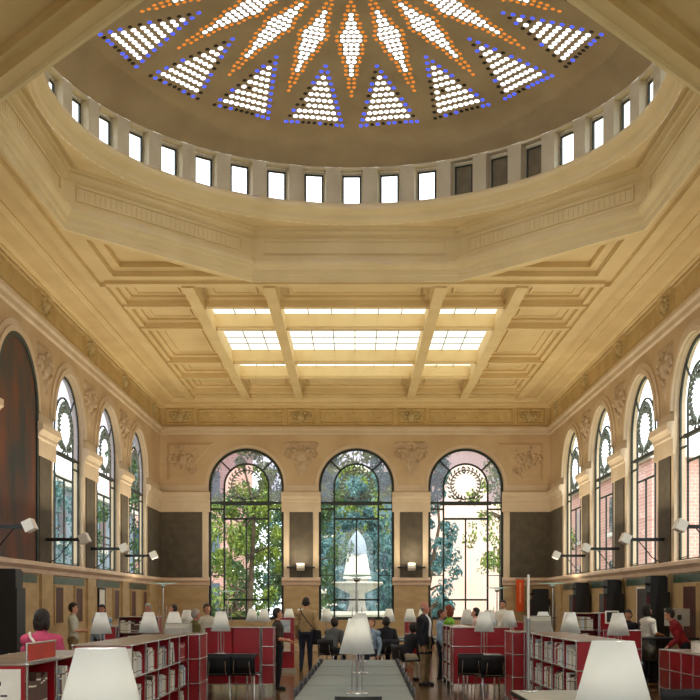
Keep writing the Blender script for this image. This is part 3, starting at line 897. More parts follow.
# -- centre table
table(-.54,.60,9.78,16.8,'long grey reading table running down the middle of the hall',4,R(-.7))
for i,(y, n_) in enumerate(((10.5,'white shaded lamp on the near end of the long middle table'),(13.6,'white shaded lamp peeking from behind the first lamp on the long table'),(16.2,'white shaded lamp on the far end of the long middle table'))):
    lamp(0, y, n_, x={10.5:.02,13.6:.06,16.2:.085}[y])
for k in range(8):
    y = 10.5+.78*k; cx = .03+(y-13.3)*.0122
    for s in (-1,1):
        sd = 'painted-arch side' if s < 0 else 'banner side'
        chair(cx+s*.355, y, -s*-PI/2, 'black chair tucked under the long middle table, %s, %s from its near end' % (sd, ORD[k]), 'chairs along the long middle table')
chair(.03, 9.77, 0, 'black chair tucked under the near end of the long middle table')

# -- red modular cabinets
MOD = .345; PLH = .165
def tubebox(b, x0,x1,y0,y1,zs,r=.010, xm=()):
    for x in (x0,*xm,x1):
        for y in (y0,y1): b.tube([(x,y,0.0),(x,y,zs[-1])], r, 6)
    for z in zs:
        for y in (y0,y1): b.tube([(x0,y,z),(x1,y,z)], r, 6)
        for x in (x0,*xm,x1): b.tube([(x,y0,z),(x,y1,z)], r, 6)
    for z in zs:
        for x in (x0,*xm,x1):
            for y in (y0,y1): b.ell((x,y,z),(r*1.5,)*3,None,6,4)
def cabinet(name, w, d, tiers, bays, loc, rz, label, cat='cabinet', top=None, base=PLH, lines=None):
    """closed modular cabinet; local x along the front, front at y=0, depth to +y"""
    root = empty(name, loc, rz); tag(root, label, cat)
    zs = [base+MOD*k for k in range(tiers+1)]
    xs = [w*k/bays for k in range(bays+1)]
    full = zs; zs = zs if lines is None else [zs[0]]+[zs[k] for k in lines]+[zs[-1]]; tiers = len(zs)-1
    b = MB(); tubebox(b, 0, w, 0, d, zs, .011, xs[1:-1] if lines is None else ()); b.build('frame', M['chrome'], root)
    for i in range(bays):
        for t in range(tiers):
            b = MB(); b.box(xs[i]+.008, xs[i+1]-.008, .004, .014, zs[t]+.008, zs[t+1]-.008); b.build('front_panel', M['red'], root)
    for t in range(tiers):
        for x in (.0, w): 
            b = MB(); b.box(x-.006 if x else -.001, x+.001 if x else .006, .012, d-.012, zs[t]+.008, zs[t+1]-.008); b.build('side_panel', M['red'], root)
    b = MB(); b.box(.006, w-.006, d-.012, d-.004, zs[0]+.006, zs[-1]-.006); b.build('back_panel', M['red'], root)
    b = MB(); b.box(.004, w-.004, .004, d-.004, zs[-1]-.004, zs[-1]+.008); b.build('top_panel', top or M['toppale'], root)
    b = MB(); b.box(.006, w-.006, .006, d-.006, zs[0]-.006, zs[0]+.002); b.build('bottom_panel', M['red'], root)
    return root
M['toppale'] = mat('cabinet_top', (140,118,98), (122,100,82), .28, 4)
# -- open bookcases with books
BM = []
for c in ((222,216,200),(206,196,170),(176,158,128),(196,204,210),(110,126,146),(92,64,52),(150,42,44),(236,232,224),(64,70,78),(190,160,90),(60,92,140)):
    BM.append(mat('book_cloth_%d' % len(BM), c, None, .65))
BN = ['cream','buff','tan','pale grey','slate blue','brown','red','white','charcoal','ochre','blue']
BW = [10,8,4,4,2,2,2,12,1,1,1]
M['pages'] = mat('page_block', (228,220,200), None, .8)
NBOOK = [0]
def book(mi, th, h, dp):
    """spine at y=0 (faces -Y), thickness along x"""
    b = MB(); c = .0025
    b.box(0,th,0,c,0,h); b.box(0,c,0,dp,0,h); b.box(th-c,th,0,dp,0,h)
    z = h*.78; b.box(-.0004,th+.0004,-.0006,.0,z,z+.012,1); b.box(-.0004,th+.0004,-.0006,.0,h*.15,h*.15+.008,1)
    cov = b.mesh('book', [BM[mi], M['pages'] if mi in (5,6,8,10,4) else BM[5]])
    return cov
def bookcase(w, d, tiers, bays, loc, rz, label, where, base=PLH, vis=None, dens=1.0, endposter=False, seed=1, tall=1.0, near='first', books=True, brown=False, thick=1.0):
    root = empty('bookcase', loc, rz); tag(root, label, 'bookcase')
    mod = MOD*tall
    zs = [base+mod*k for k in range(tiers+1)]; xs = [w*k/bays for k in range(bays+1)]
    b = MB(); tubebox(b, 0, w, 0, d, zs, .011, xs[1:-1]); b.build('frame', M['chrome'], root)
    for t in range(tiers):
        for i, x in enumerate(xs):
            m_ = M['red']
            b = MB(); b.box(x-.005, x+.005, .014, d-.014, zs[t]+.008, zs[t+1]-.008); b.build('end_panel' if i in (0,bays) else 'divider', m_, root)
        b = MB(); b.box(.006, w-.006, .004, d-.004, zs[t]-.005, zs[t]+.005); s = b.build('shelf', M['steel'], root)
        b = MB(); b.box(.006, w-.006, d-.014, d-.004, zs[t]+.008, zs[t+1]-.008); b.build('back_panel', M['red'], root)
    b = MB(); b.box(.004, w-.004, .004, d-.004, zs[-1]-.004, zs[-1]+.008); b.build('top_panel', M['toppale'], root)
    if not books: return root
    rw = random.Random(seed); mw = root.matrix_basis
    Rm = Matrix.Translation(loc) @ Matrix.Rotation(rz, 4, 'Z')
    TN = {0:'bottom',1:'middle',2:'top'} if tiers == 3 else ({0:'lower',1:'upper'} if tiers == 2 else {0:'bottom',1:'second',2:'third',3:'top'})
    for t in range(tiers):
        for i in range(bays):
            if vis and not vis(t, i): continue
            x = xs[i]+.018; lim = xs[i+1]-.02-rw.choice([.0,.02,.06,.14]); cnt = {}
            if seed == 11 and t == 2 and i == 3: lim = xs[i+1]-.26
            while True:
                th = rw.uniform(.034,.075)*thick; h = rw.uniform(.20,.275)*min(tall,1.1); dp = rw.uniform(.16,.2)
                if x+th > lim: break
                mi = 5 if brown and i == 0 else 6 if seed == 11 and t == 2 and i == 4 else rw.choices(range(11), BW)[0]
                me = book(mi, th, h, dp)
                o = bpy.data.objects.new('book', me); COL.objects.link(o)
                me2 = MB(); me2.box(.003, th-.003, .003, dp-.004, .004, h-.004)
                pg = me2.build('pages', M['pages'], o)
                p = Rm @ Vector((x, .03, zs[t]+.006))
                o.location = p; o.rotation_euler.z = rz
                k = cnt[BN[mi]] = cnt.get(BN[mi], 0)+1
                lab = '%s %s book, %s shelf, %s bay from %s' % (ORD[min(k,12)-1], BN[mi], TN[t], ORD[i], where)
                tag(o, lab, 'book', 'books in the ' + label[:40]); NBOOK[0] += 1
                x += th+rw.choice([.001,.002,.004])
    return root
# painting side aisle bookcase: front faces +X  (local x -> +Y, local y -> -X)
RZL = PI/2; RZR = -PI/2
XL = -2.35
bookcase(3.75, .62, 3, 5, (XL,11.05,0), RZL, 'long red bookcase along the aisle on the painted-arch side', 'the poster, painted-arch aisle', vis=lambda t,i: t>0 or i>3, seed=11)
# banner side: front faces -X (local x -> -Y)
XR = 2.58
bookcase(3.75, .62, 3, 5, (XR,16.0,0), RZR, 'long red bookcase along the aisle on the banner side', 'the red column, banner aisle', seed=12, vis=lambda t,i: t>0 or i<2)
# poster on the near end of the painted-side bookcase
M['ink'] = mat('ink', (60,58,60), None, .7)
def poster(x0,x1,y,z0,z1,label,lines=0):
    root = empty('poster', ((x0+x1)/2,y,z0)); tag(root, label, 'poster')
    w = (x1-x0)/2; h = z1-z0
    b = MB(); b.box(-w,w,-.006,0,0,h); b.build('sheet', M['paper'], root)
    rw = random.Random(5)
    if lines:
        b = MB()
        b.box(.03-w+.04,w-.04-.35*w,-.007,-.006,h-.12,h-.09)
        for k in range(lines):
            z = h-.2-.055*k; u = w-.05; x = -u*.5
            while x < u*.75:
                l = rw.uniform(.02,.06); b.box(x,min(x+l,u),-.007,-.006,z,z+.014); x += l+.015
        b.build('print', M['ink'], root)
    return root
poster(XL-.6, XL+.005, 11.033, .01, 1.17, 'blank cream poster on the near end of the painted-arch-side aisle bookcase')
b = MB(); b.box(0,.035,0,.20,0,.27); lb = b.build('book', BM[7]); lb.rotation_mode = 'QUATERNION'
lb.rotation_quaternion = (Matrix.Rotation(RZL,3,'Z') @ Matrix.Rotation(R(-24),3,'Y')).to_quaternion(); lb.location = (XL-.03, 13.83, PLH+2*MOD+.020)
tag(lb, 'white book leaning over in the top shelf of the painted-arch-side aisle bookcase', 'book')
# painting side: closer bank with red framed holder on top
bookcase(2.25, .62, 3, 3, (XL-.03,7.62,0), RZL, 'dark bookcase nearest the camera in the painted-arch-side aisle row', 'the printed poster, near painted-arch aisle', seed=13, vis=lambda t,i: t==2 and i<2, brown=True)
poster(XL-.65, XL-.07, 7.605, .01, 1.17, 'cream poster with dark printed lines on the end of the near bookcase', 12)
r_ = empty('sign_holder', (XL-.045, 7.66, 1.205), RZL); tag(r_, 'red panel in a chrome frame on the near bookcase before the pink top', 'sign holder')
b = MB()
for p, q in (((0,0,0),(0,0,.145)),((.72,0,0),(.72,0,.145)),((0,0,.145),(.72,0,.145)),((0,0,.012),(.72,0,.012))): b.tube([p,q], .009, 6)
b.build('frame', M['chrome'], r_)
b = MB(); b.box(.01,.71,-.006,.006,.02,.138); b.build('panel', mat('orange_red_panel',(196,52,30),(178,42,24),.35,5), r_)
b = MB(); b.box(-.02,.74,-.04,.04,-.004,.006); b.build('foot', M['steel'], r_)

# red columns closing the aisle banks
cabinet('red_column_cabinet', .3, .7, 3, 1, (-2.5,14.86,0), 0, 'red column cabinet closing the painted-arch-side aisle bookcase')
cabinet('red_column_cabinet', .3, .8, 3, 1, (2.42,16.1,0), 0, 'red column cabinet closing the banner-side aisle bookcase')
# low red cabinets facing the camera
cabinet('red_cabinet', 1.0, .4, 3, 2, (-2.74,19.2,0), 0, 'wide red cabinet behind two black chairs, painted-arch side of the aisle', lines=())
cabinet('red_cabinet', .21, .4, 3, 1, (-1.70,19.2,0), 0, 'narrow red cabinet ending the wide red one beside the profile woman')
o = cabinet('red_cabinet', 1.05, .45, 3, 2, (1.79,19.2,0), 0, 'wide red cabinet behind black chairs on the banner side of the aisle', lines=(2,))
bookcase(1.7, .4, 3, 2, (1.79,21.4,0), RZR, 'red bookcase behind the bald man facing the aisle', 'the far end behind the bald man', seed=15, dens=.5)
# tables, chairs and lamps in front of them
table(-2.75,-1.75,17.9,18.95,'grey table behind two black chairs on the painted-arch side')
table(1.85,2.6,18.1,18.95,'grey table behind black chairs on the banner side')
lamp(221,18.9,'white shaded lamp before the wide red cabinet, painted-arch side',bulb=2.0)
lamp(498,18.55,'white shaded lamp before the wide red cabinet, banner side',x=2.28,bulb=2.0)
chair(D(218,17.75),17.75,R(4),'black chair with chrome legs, farther from the aisle of two before red cabinet')
chair(D(245,17.75),17.78,R(-8),'black chair turned slightly beside the aisle before the painted-arch-side red cabinet')
chair(D(491,17.3),17.35,R(10),'black chair before the banner-side red cabinet, closer to the tall chrome pole')
chair(D(471,17.8),17.85,R(-6),'black chair before the banner-side red cabinet, closer to the aisle')

# -- tables in the wings
table(-5.75,-2.75,16.7,19.1,'grey table with two lamps and a monitor behind the painted-arch-side bookcase',2)
lamp(101,17.3,'white shaded lamp in front of the seated man in grey')
lamp(149,18.0,'white shaded lamp standing before a red book cover near the monitor')
lamp(174,18.8,'white shaded lamp half hidden behind the pale monitor, painted-arch side')
lamp(187,23.7,'white shaded lamp behind the pale monitor, closer to the greying reader',bulb=0)
table(-4.2,-2.9,23.3,24.4,'grey table behind the pale monitor on the painted-arch side')
table(3.0,4.42,16.05,18.9,'grey table with three lamps behind the banner-side bookcase',2)
lamp(570,17.6,'white shaded lamp before the narrow far bookcase, banner side')
lamp(618,16.4,'white shaded lamp before the low red cabinet near the dark-haired woman')
lamp(543,18.5,'white shaded lamp half hidden behind the pale monitor, banner side')
table(2.6,3.6,21.2,23.5,'grey table behind the banner-side red cabinet')
lamp(509,22.0,'white shaded lamp beside the orange banner',bulb=0)
lamp(489,22.8,'white shaded lamp beside the bowed reader in pale pink',bulb=0)
lamp(467,25.0,'white shaded lamp beside the red-haired reader in green',bulb=0,x=2.67)
table(1.9,3.2,24.75,25.7,'grey table near the red-haired reader')
def monitor(x, y, label, rz=0, h=.1):
    r_ = empty('monitor', (x,y,.74), rz); tag(r_, label, 'monitor')
    b = MB(); vs = [(-.21,0,.1),(.21,0,.1),(.21,0,.46),(-.21,0,.46),(-.15,-.3,.15),(.15,-.3,.15),(.15,-.3,.40),(-.15,-.3,.40)]
    b.box(-.22,.22,0,.1,.08,.48); b.v = [(p[0],p[1],p[2]+h-.1) for p in b.v]; vs = [(p[0],p[1],p[2]+h-.1) for p in vs]; b.add(vs, [(0,1,5,4),(1,2,6,5),(2,3,7,6),(3,0,4,7),(4,5,6,7)]); b.build('casing', M['grey'], r_)
    b = MB(); b.box(-.18,.18,.1,.104,.02+h,.34+h); b.build('screen', M['winblue'], r_)
    b = MB(); b.lathe([(0,0),(.13,0),(.13,.02),(.06,.04),(.06,h)], (0,-.04,0), n=16); b.build('foot', M['grey'], r_)
    return r_
monitor(D(178,17.3),17.3,'pale boxy monitor seen from behind on the painted-arch-side table', h=.2)
monitor(D(538,17.3),17.3,'pale boxy monitor seen from behind on the banner-side table', h=.32)

def display_book(px, d, label):
    b = MB(); b.box(-.11,.11,-.02,.02,0,.34); o = b.build('display_book', BM[6], None, (D(px,d),d,.74)); tag(o, label, 'book')
    b = MB(); b.box(-.105,.105,-.016,.016,.34,.343); b.build('pages', M['pages'], o)
display_book(146,18.35,'red book cover standing behind the white lamp near the pale monitor')
display_book(567,17.95,'red book cover standing behind the white lamp by the narrow far bookcase')
# -- far bookcases and red cabinets in the wings
bookcase(.75,.35,4,1,(-4.5,20.0,0),0,'tall narrow bookcase far in the painted-arch-side wing','the far wing, painted-arch side',seed=21,vis=lambda t,i:t>1,tall=.88,base=.17,thick=1.2)
cabinet('red_cabinet',.22,.35,3,1,(-4.76,19.95,0),0,'narrow red cabinet beside the tall bookcase, painted-arch side')
bookcase(.62,.35,4,1,(4.02,20.0,0),0,'tall narrow bookcase far in the banner-side wing','the far wing, banner side',seed=22,vis=lambda t,i:t>1,tall=.93,base=.17,thick=1.2)
cabinet('red_cabinet',.2,.35,4,1,(4.66,19.98,0),0,'tall red end cabinet beside the banner-side wing bookcase',base=.08)
cabinet('red_cabinet',.62,.35,3,1,(4.70,19.5,0),0,'low red cabinet behind the lamp near the dark-haired woman',base=.1)
# brochure rack behind the profile woman
r_ = empty('brochure_rack', (D(285,25),25,0)); tag(r_, 'red brochure rack with two leaflets behind the profile woman', 'rack')
b = MB(); b.box(-.22,.22,-.02,.02,.1,1.3); b.build('panel', M['red'], r_)
b = MB(); b.box(-.25,.25,-.18,.2,0,.1); b.build('plinth', M['grey'], r_)
for z, c in ((.95,(150,176,196)),(.5,(206,184,140))):
    b = MB(); b.box(-.15,.13,-.045,-.02,z,z+.3); b.build('leaflet', mat('leaflet',c,(220,215,205),.5,12), r_)
    b = MB(); b.box(-.2,.2,-.08,-.02,z-.03,z); b.build('ledge', M['red'], r_)
cabinet('red_cabinet',.75,.35,3,1,(D(405,29),29,0),0,'red cabinet under the white lamps between the middle and banner-side windows',base=.12)
cabinet('red_cabinet',.5,.35,3,1,(D(514,27),27,0),0,'red cabinet with small items under the orange banner',base=.12)

# -- far tables at the back windows
table(-3.3,-.2,27.6,28.6,'grey table below the painted-arch-side back window',2)
table(-.0,2.4,27.4,28.6,'grey table below the middle back window with papers',2)
for i,(px,d) in enumerate(((252,28.4),(264,28.0),(289,28.3),(301,28.0))):
    lamp(px,d,'white lamp on the table below the painted-arch-side back window, %s from that side' % ORD[i],bulb=0,group='lamps under the back windows')
lamp(327,28.2,'white lamp in the middle window on the side of the man with the bag',bulb=0,x=-.76)
lamp(389,28.2,'white lamp in the middle window on the bald man side',bulb=0)
for i,(px,d) in enumerate(((410,28.0),(423,28.3))):
    lamp(px,d,'white lamp before the pier between middle and banner-side windows, %s from middle' % ORD[i],bulb=0,group='lamps under the back windows')
def sheet(x,y,z,w,l,rz,label):
    b = MB(); b.box(-w/2,w/2,-l/2,l/2,0,.006); o = b.build('paper_sheet', M['paper'], None, (x,y,z), rz); tag(o, label, 'paper')
sheet(.85,27.9,.741,.35,.45,.2,'open white sheet on the table below the middle window')
sheet(1.6,27.7,.741,.3,.4,-.3,'white sheet near the bald man on the far middle table')

# -- floor lamps with glass discs
M['disc'] = glass('frosted_disc', (.62,.76,.71), .12, .2, .7)
def floor_lamp(x, y, label, disc=.42, h=2.2):
    r_ = empty('floor_lamp', (x,y,0)); tag(r_, label, 'floor lamp')
    b = MB(); b.lathe([(0,0),(.2,0),(.2,.015),(.03,.03),(0,.03)], n=24); b.build('base', M['steel'], r_)
    b = MB(); b.tube([(0,0,.02),(0,0,h-.06)], .018, 8); b.build('pole', M['chrome'], r_)
    b = MB(); b.lathe([(0,h-.1),(.05,h-.1),(.09,h-.02),(.085,h-.02),(0,h-.06)], n=16); b.build('lamp_head', M['chrome'], r_)
    b = MB(); b.lathe([(.03,h),(disc,h+.03),(disc,h+.042),(.03,h+.012)], n=32, closed=True); b.build('glass_disc', M['disc'], r_)
    for s in (-1,1):
        b = MB(); b.tube([(s*.1,0,.9),(s*.1,0,1.55)], .012, 6); b.build('side_tube', M['chrome'], r_)
    b = MB(); b.box(-.12,.12,-.02,.02,1.2,1.23); b.build('bracket', M['chrome'], r_)
    l = bpy.data.lights.new('floor_lamp_light','AREA'); l.shape = 'DISK'; l.size = .16; l.energy = UPL; l.color = (1,.88,.66)
    lo = bpy.data.objects.new('floor_lamp_light', l); COL.objects.link(lo); lo.location = (x,y,h+.06); lo.rotation_euler = (PI,0,0)
UPL = 45
floor_lamp(D(357,22.2),22.2,'tall floor lamp with a glass disc behind the long middle table')
floor_lamp(D(163,31),31,'tall floor lamp with a glass disc at the painted-arch-side back corner')
floor_lamp(D(553,31),31,'tall floor lamp with a glass disc at the banner-side back corner')
floor_lamp(D(497,33.5),33.5,'tall floor lamp with a glass disc before the banner-side back window',.38,2.1)
floor_lamp(D(228,33.5),33.5,'tall floor lamp with a glass disc before the painted-arch-side back window',.38,2.0)
# pole lamp on the table in front of the banner-side bookcase
table(1.62,2.5,8.6,10.95,'pale grey table in front of the banner-side bookcase',1,0,M['grey'])
r_ = empty('pole_lamp', (1.775,10.75,.74)); tag(r_, 'tall slim chrome pole lamp standing on the pale table', 'lamp')
b = MB(); b.lathe([(0,0),(.09,0),(.09,.012),(0,.02)], n=20); b.build('base', M['chrome'], r_)
b = MB(); b.tube([(0,0,.01),(0,0,.75)], .02, 10); b.build('lower_pole', M['steel'], r_)
b = MB(); b.tube([(0,0,.75),(0,0,1.2)], .013, 10); b.build('upper_pole', M['lampwhite'], r_)
# near lamps on near tables
table(-1.5,-.35,2.6,4.6,'near grey table under the big lamp shade on the painted-arch side')
table(.55,1.6,3.3,5.3,'near grey table under the big lamp shade on the banner side')
lamp(101,3.62,'big white lamp shade close to the camera on the painted-arch side',bulb=8.0)
lamp(613,4.28,'big white lamp shade close to the camera on the banner side',bulb=8.0)
chair(D(676,10.6),10.6,0,'black chair in the corner below the red counter')
# banner
r_ = empty('banner', (D(521,35.5),35.72,1.36)); tag(r_, 'tall orange vertical banner on the back wall beside the banner-side window', 'banner')
b = MB(); b.box(-.13,.13,-.01,.01,0,1.1); b.build('cloth', mat('orange_cloth',(226,84,14),(210,70,12),.7,6), r_)
b = MB(); rw = random.Random(9); z = .3
while z < .95:
    s = rw.uniform(.03,.06); b.box(-.02,.035,-.013,-.01,z,z+s); z += s+.02
b.build('lettering', mat('pale_orange',(250,170,110),None,.7), r_)
b = MB(); b.box(-.15,.15,-.02,.02,1.1,1.13); b.box(-.02,.02,.0,.14,1.09,1.12); b.build('rail', M['steel'], r_)

# -- tall black wall units
def wall_unit(x, y, label, h=2.05, w=.62, dz=0, rz=0, arm=-1):
    r_ = empty('wall_unit', (x,y,0), rz); tag(r_, label, 'cabinet')
    b = MB(); b.box(-w/2,w/2,-.25,.25,0,h-.32); b.build('body', M['blackm'], r_)
    b = MB(); b.box(-w*.3,w*.42,-.2,.22,h-.325,h); b.box(-w*.27,w*.39,-.17,.19,h,h+.03); b.build('head', M['blackm'], r_)
    b = MB(); b.tube([(-w*.2,-.1,h-.16),(-w*.42,-.15,h-.15),(-w*.5,-.16,h-.14)], .03, 8); b.build('nozzle', M['black'], r_)
    b = MB(); b.box(-w/2-.005,-w/2+.06,-.26,-.2,.1,h-.4); b.build('side_strip', mat('maroon_strip',(70,24,26),None,.5), r_)
    return r_
wall_unit(6.40,22.4,'tall black wall unit closest to the red counter',2.2,.5)
wall_unit(6.40,26.2,'tall black wall unit second from the red counter',2.2,.5)
wall_unit(6.40,29.9,'tall black wall unit third from the red counter',2.2,.5)
wall_unit(6.2,35.4,'tall black wall unit in the back corner behind the disc lamp',2.1,.7)
wall_unit(-6.40,19.35,'tall black wall unit under the painted arch',2.25,.5)
# niche panels on the side walls
M['maroon'] = mat('maroon_panel', (84,26,24), (62,30,24), .35, 3)
M['whitef'] = mat('white_frame', (232,226,212), None, .5)
def niche(sg, y, z0, z1, w, label, frame, panel):
    x = sg*6.68
    r_ = empty('wall_panel', (x,y,z0)); tag(r_, label, 'panel')
    b = MB(); b.box(-.02,.02,-w/2,w/2,0,z1-z0); b.build('panel', panel, r_)
    b = MB(); t = .05
    for a, c, e, f_ in ((-w/2-t,-w/2,-t,z1-z0+t),(w/2,w/2+t,-t,z1-z0+t),(-w/2,w/2,-t,0),(-w/2,w/2,z1-z0,z1-z0+t)): b.box(-.03,.03,a,c,e,f_)
    b.build('frame', frame, r_)
for i, c in enumerate((24.5,28.5,32.45)):
    for j, dy in enumerate((-.85,.85)):
        pan = M['paper'] if (i,j) == (1,0) else M['maroon']
        lab = ('pale' if pan is M['paper'] else 'maroon')+' panel under the %s window from the painted arch, %s half' % (ORD[i], ('nearer','farther')[j])
        niche(-1, c+dy, 1.2, 2.0, .6, lab, M['blackm'] if pan is M['paper'] else M['tan'], pan)
niche(1,24.35,.25,1.98,.85,'dark doorway panel with a white frame between two black wall units',M['whitef'],mat('dark_door',(70,48,36),(50,36,30),.4,3))
niche(1,20.9,.6,1.98,.8,'maroon panel with pale smears beside the person in red',M['tan'],M['maroon'])
r_ = empty('framed_sign', (4.80,19.62,1.15)); tag(r_, 'small dark sign in a white frame on the low red cabinet', 'sign')
b = MB(); b.box(-.1,.1,-.008,.008,.14,.33); b.build('panel', M['blackm'], r_)
b = MB()
for a_ in ((-.125,-.1,.115,.355),(.1,.125,.115,.355),(-.1,.1,.33,.355),(-.1,.1,.115,.14)): b.box(a_[0],a_[1],-.014,.014,a_[2],a_[3])
b.build('frame', M['whitef'], r_)
b = MB(); b.box(-.02,.02,-.012,.012,0,.115); b.box(-.08,.08,-.06,.06,-.006,.006); b.build('stand', M['steel'], r_)
# -- painted arch
r_ = empty('mural', (-W+.0,20.75,LEDGE+.06)); tag(r_, 'tall dark arched wall painting in browns and blue-greens', 'painting')
M['mural'] = mat('mural_paint', (34,44,44), (104,52,26), .55, 1.3, .05, 8, detail=8, stretch=(1,1.2,.55))
b = MB(); ap = arch_pts(0, HALF, SPR-LEDGE-.06, 28); pl = [(-HALF,0)]+ap+[(HALF,0)]
b.add([(.03,u,z) for u, z in pl]+[(.0,u,z) for u, z in pl], [tuple(range(len(pl)))]+[(i,i+1,len(pl)+i+1,len(pl)+i) for i in range(len(pl)-1)]); b.build('canvas', M['mural'], r_, fix=True)
b = MB(); f_ = lambda u, v, w_: (.0-w_, u, v)
arc_uv(b, f_, 0, SPR-LEDGE-.06, HALF-.04, .1, -.06, 0, 28)
for s in (-1,1): bar_uv(b, f_, (s*(HALF-.04),0),(s*(HALF-.04),SPR-LEDGE-.06), .1, -.06, 0)
b.build('frame', mat('blue_green_border',(38,58,58),(30,44,40),.5,5), r_, fix=True)

# -- wall spotlights
def wall_spot(side, u, z, label, power, arm=.82):
    if side == 'back': loc = (u, YB, z); rz = 0
    else: sg = -1 if side == 'left' else 1; loc = (sg*W, u, z); rz = -sg*PI/2
    r_ = empty('wall_spotlight', loc, rz); tag(r_, label, 'wall light')     # local -Y points into the room
    b = MB()
    if side == 'back':
        b.box(-.48,.48,-.2,-.14,-.03,.03); b.box(-.03,.03,-.15,0,-.03,.03); hy = -.22; L_ = .22
    else:
        b.box(-.03,.03,-arm,0,-.035,.035); hy = -arm; L_ = arm
    b.build('arm', M['blackm'], r_)
    b = MB(); b.tube([(0,-.02,-.55),(0,-L_*.35,-.38),(0,-L_*.7,-.03)], .012, 6); b.build('brace', M['blackm'], r_)
    b = MB(); Mx = Matrix.Translation((0,hy-.04,.02)) @ Matrix.Rotation(R(-25),4,'X'); b.box(-.13,.13,-.09,.09,-.10,.10,0,Mx); b.build('lamp_head', M['lampwhite'], r_)
    l = bpy.data.lights.new('wall_spot_light','AREA'); l.shape = 'DISK'; l.size = .18; l.energy = power; l.color = (1,.88,.66)
    lo = bpy.data.objects.new('wall_spot_light', l); COL.objects.link(lo)
    if side == 'back': lo.location = (u, YB-.6, z+.2); lo.rotation_euler = (PI+R(-30),0,0)
    else: lo.location = (sg*(W-arm-.1), u, z+.2); lo.rotation_euler = (PI, R(-sg*24), 0)
WSP = 64
for side, nm in (('left','painted-arch-side wall'),('right','banner-side wall')):
    for i, y in enumerate((22.68,26.55,30.45)): wall_spot(side, y, 3.02, 'black-armed white spotlight on the %s, %s pier from the camera' % (nm, ORD[i+1]), WSP)
    wall_spot(side, 18.85, 3.02, 'black-armed white spotlight on the %s, first pier from the camera' % nm, WSP)
    for i, y in enumerate((14.9,11.0,7.1)):
        l = 0
wall_spot('back', -1.85, 2.86, 'white spotlight on the back-wall pier behind the man with the bag', WSP*.25)
wall_spot('back', 1.93, 2.86, 'white spotlight on the back-wall pier behind the bald man', WSP*.25)
# -- reading desk, counter and screen at the banner-side wall
cabinet('red_counter', 2.6, .6, 2, 4, (5.62,19.4,0), RZR, 'low red counter in front of the person in red', base=.1, cat='counter')
table(5.0,6.6,20.1,21.0,'dark desk with papers between the dark-haired woman and the person in red',1,0,M['black'],z=.98)
r_ = empty('monitor', (6.3,20.55,.98)); tag(r_,'big beige boxy monitor on the dark desk behind the person in red','monitor')
b = MB(); b.box(-.19,.19,-.2,.2,.22,.56); b.box(-.1,.1,-.12,.12,.0,.22); b.build('casing', M['grey'], r_)
b = MB(); b.box(-.05,.03,-.206,-.2,.34,.44); b.build('port_cover', M['blackm'], r_)
r_ = empty('box', (5.88,17.9,.80)); tag(r_,'small pale grey box on the red counter top','box')
b = MB(); b.box(-.12,.12,-.1,.1,0,.18); b.build('body', M['paper'], r_)
b = MB(); b.box(-.125,.125,-.105,.105,.18,.2); b.build('lid', M['grey'], r_)
sheet(5.2,20.3,.982,.25,.3,.3,'bright white sheet on the dark desk by the dark-haired woman')
# clutter on the near counter by the pink top
r_ = empty('desk_phone', (-3.55,11.3,.78)); tag(r_,'small beige desk telephone on the ledge beside the black wall unit','telephone')
b = MB(); b.box(-.16,.16,-.1,.1,0,.05); b.build('body', M['grey'], r_)
b = MB(); b.box(-.11,-.0,-.08,.08,.05,.2); b.build('receiver', M['grey'], r_)
table(-4.9,-3.3,10.7,11.7,'low desk with a telephone in front of the person in pink',1,0,M['toppale'],z=.78)
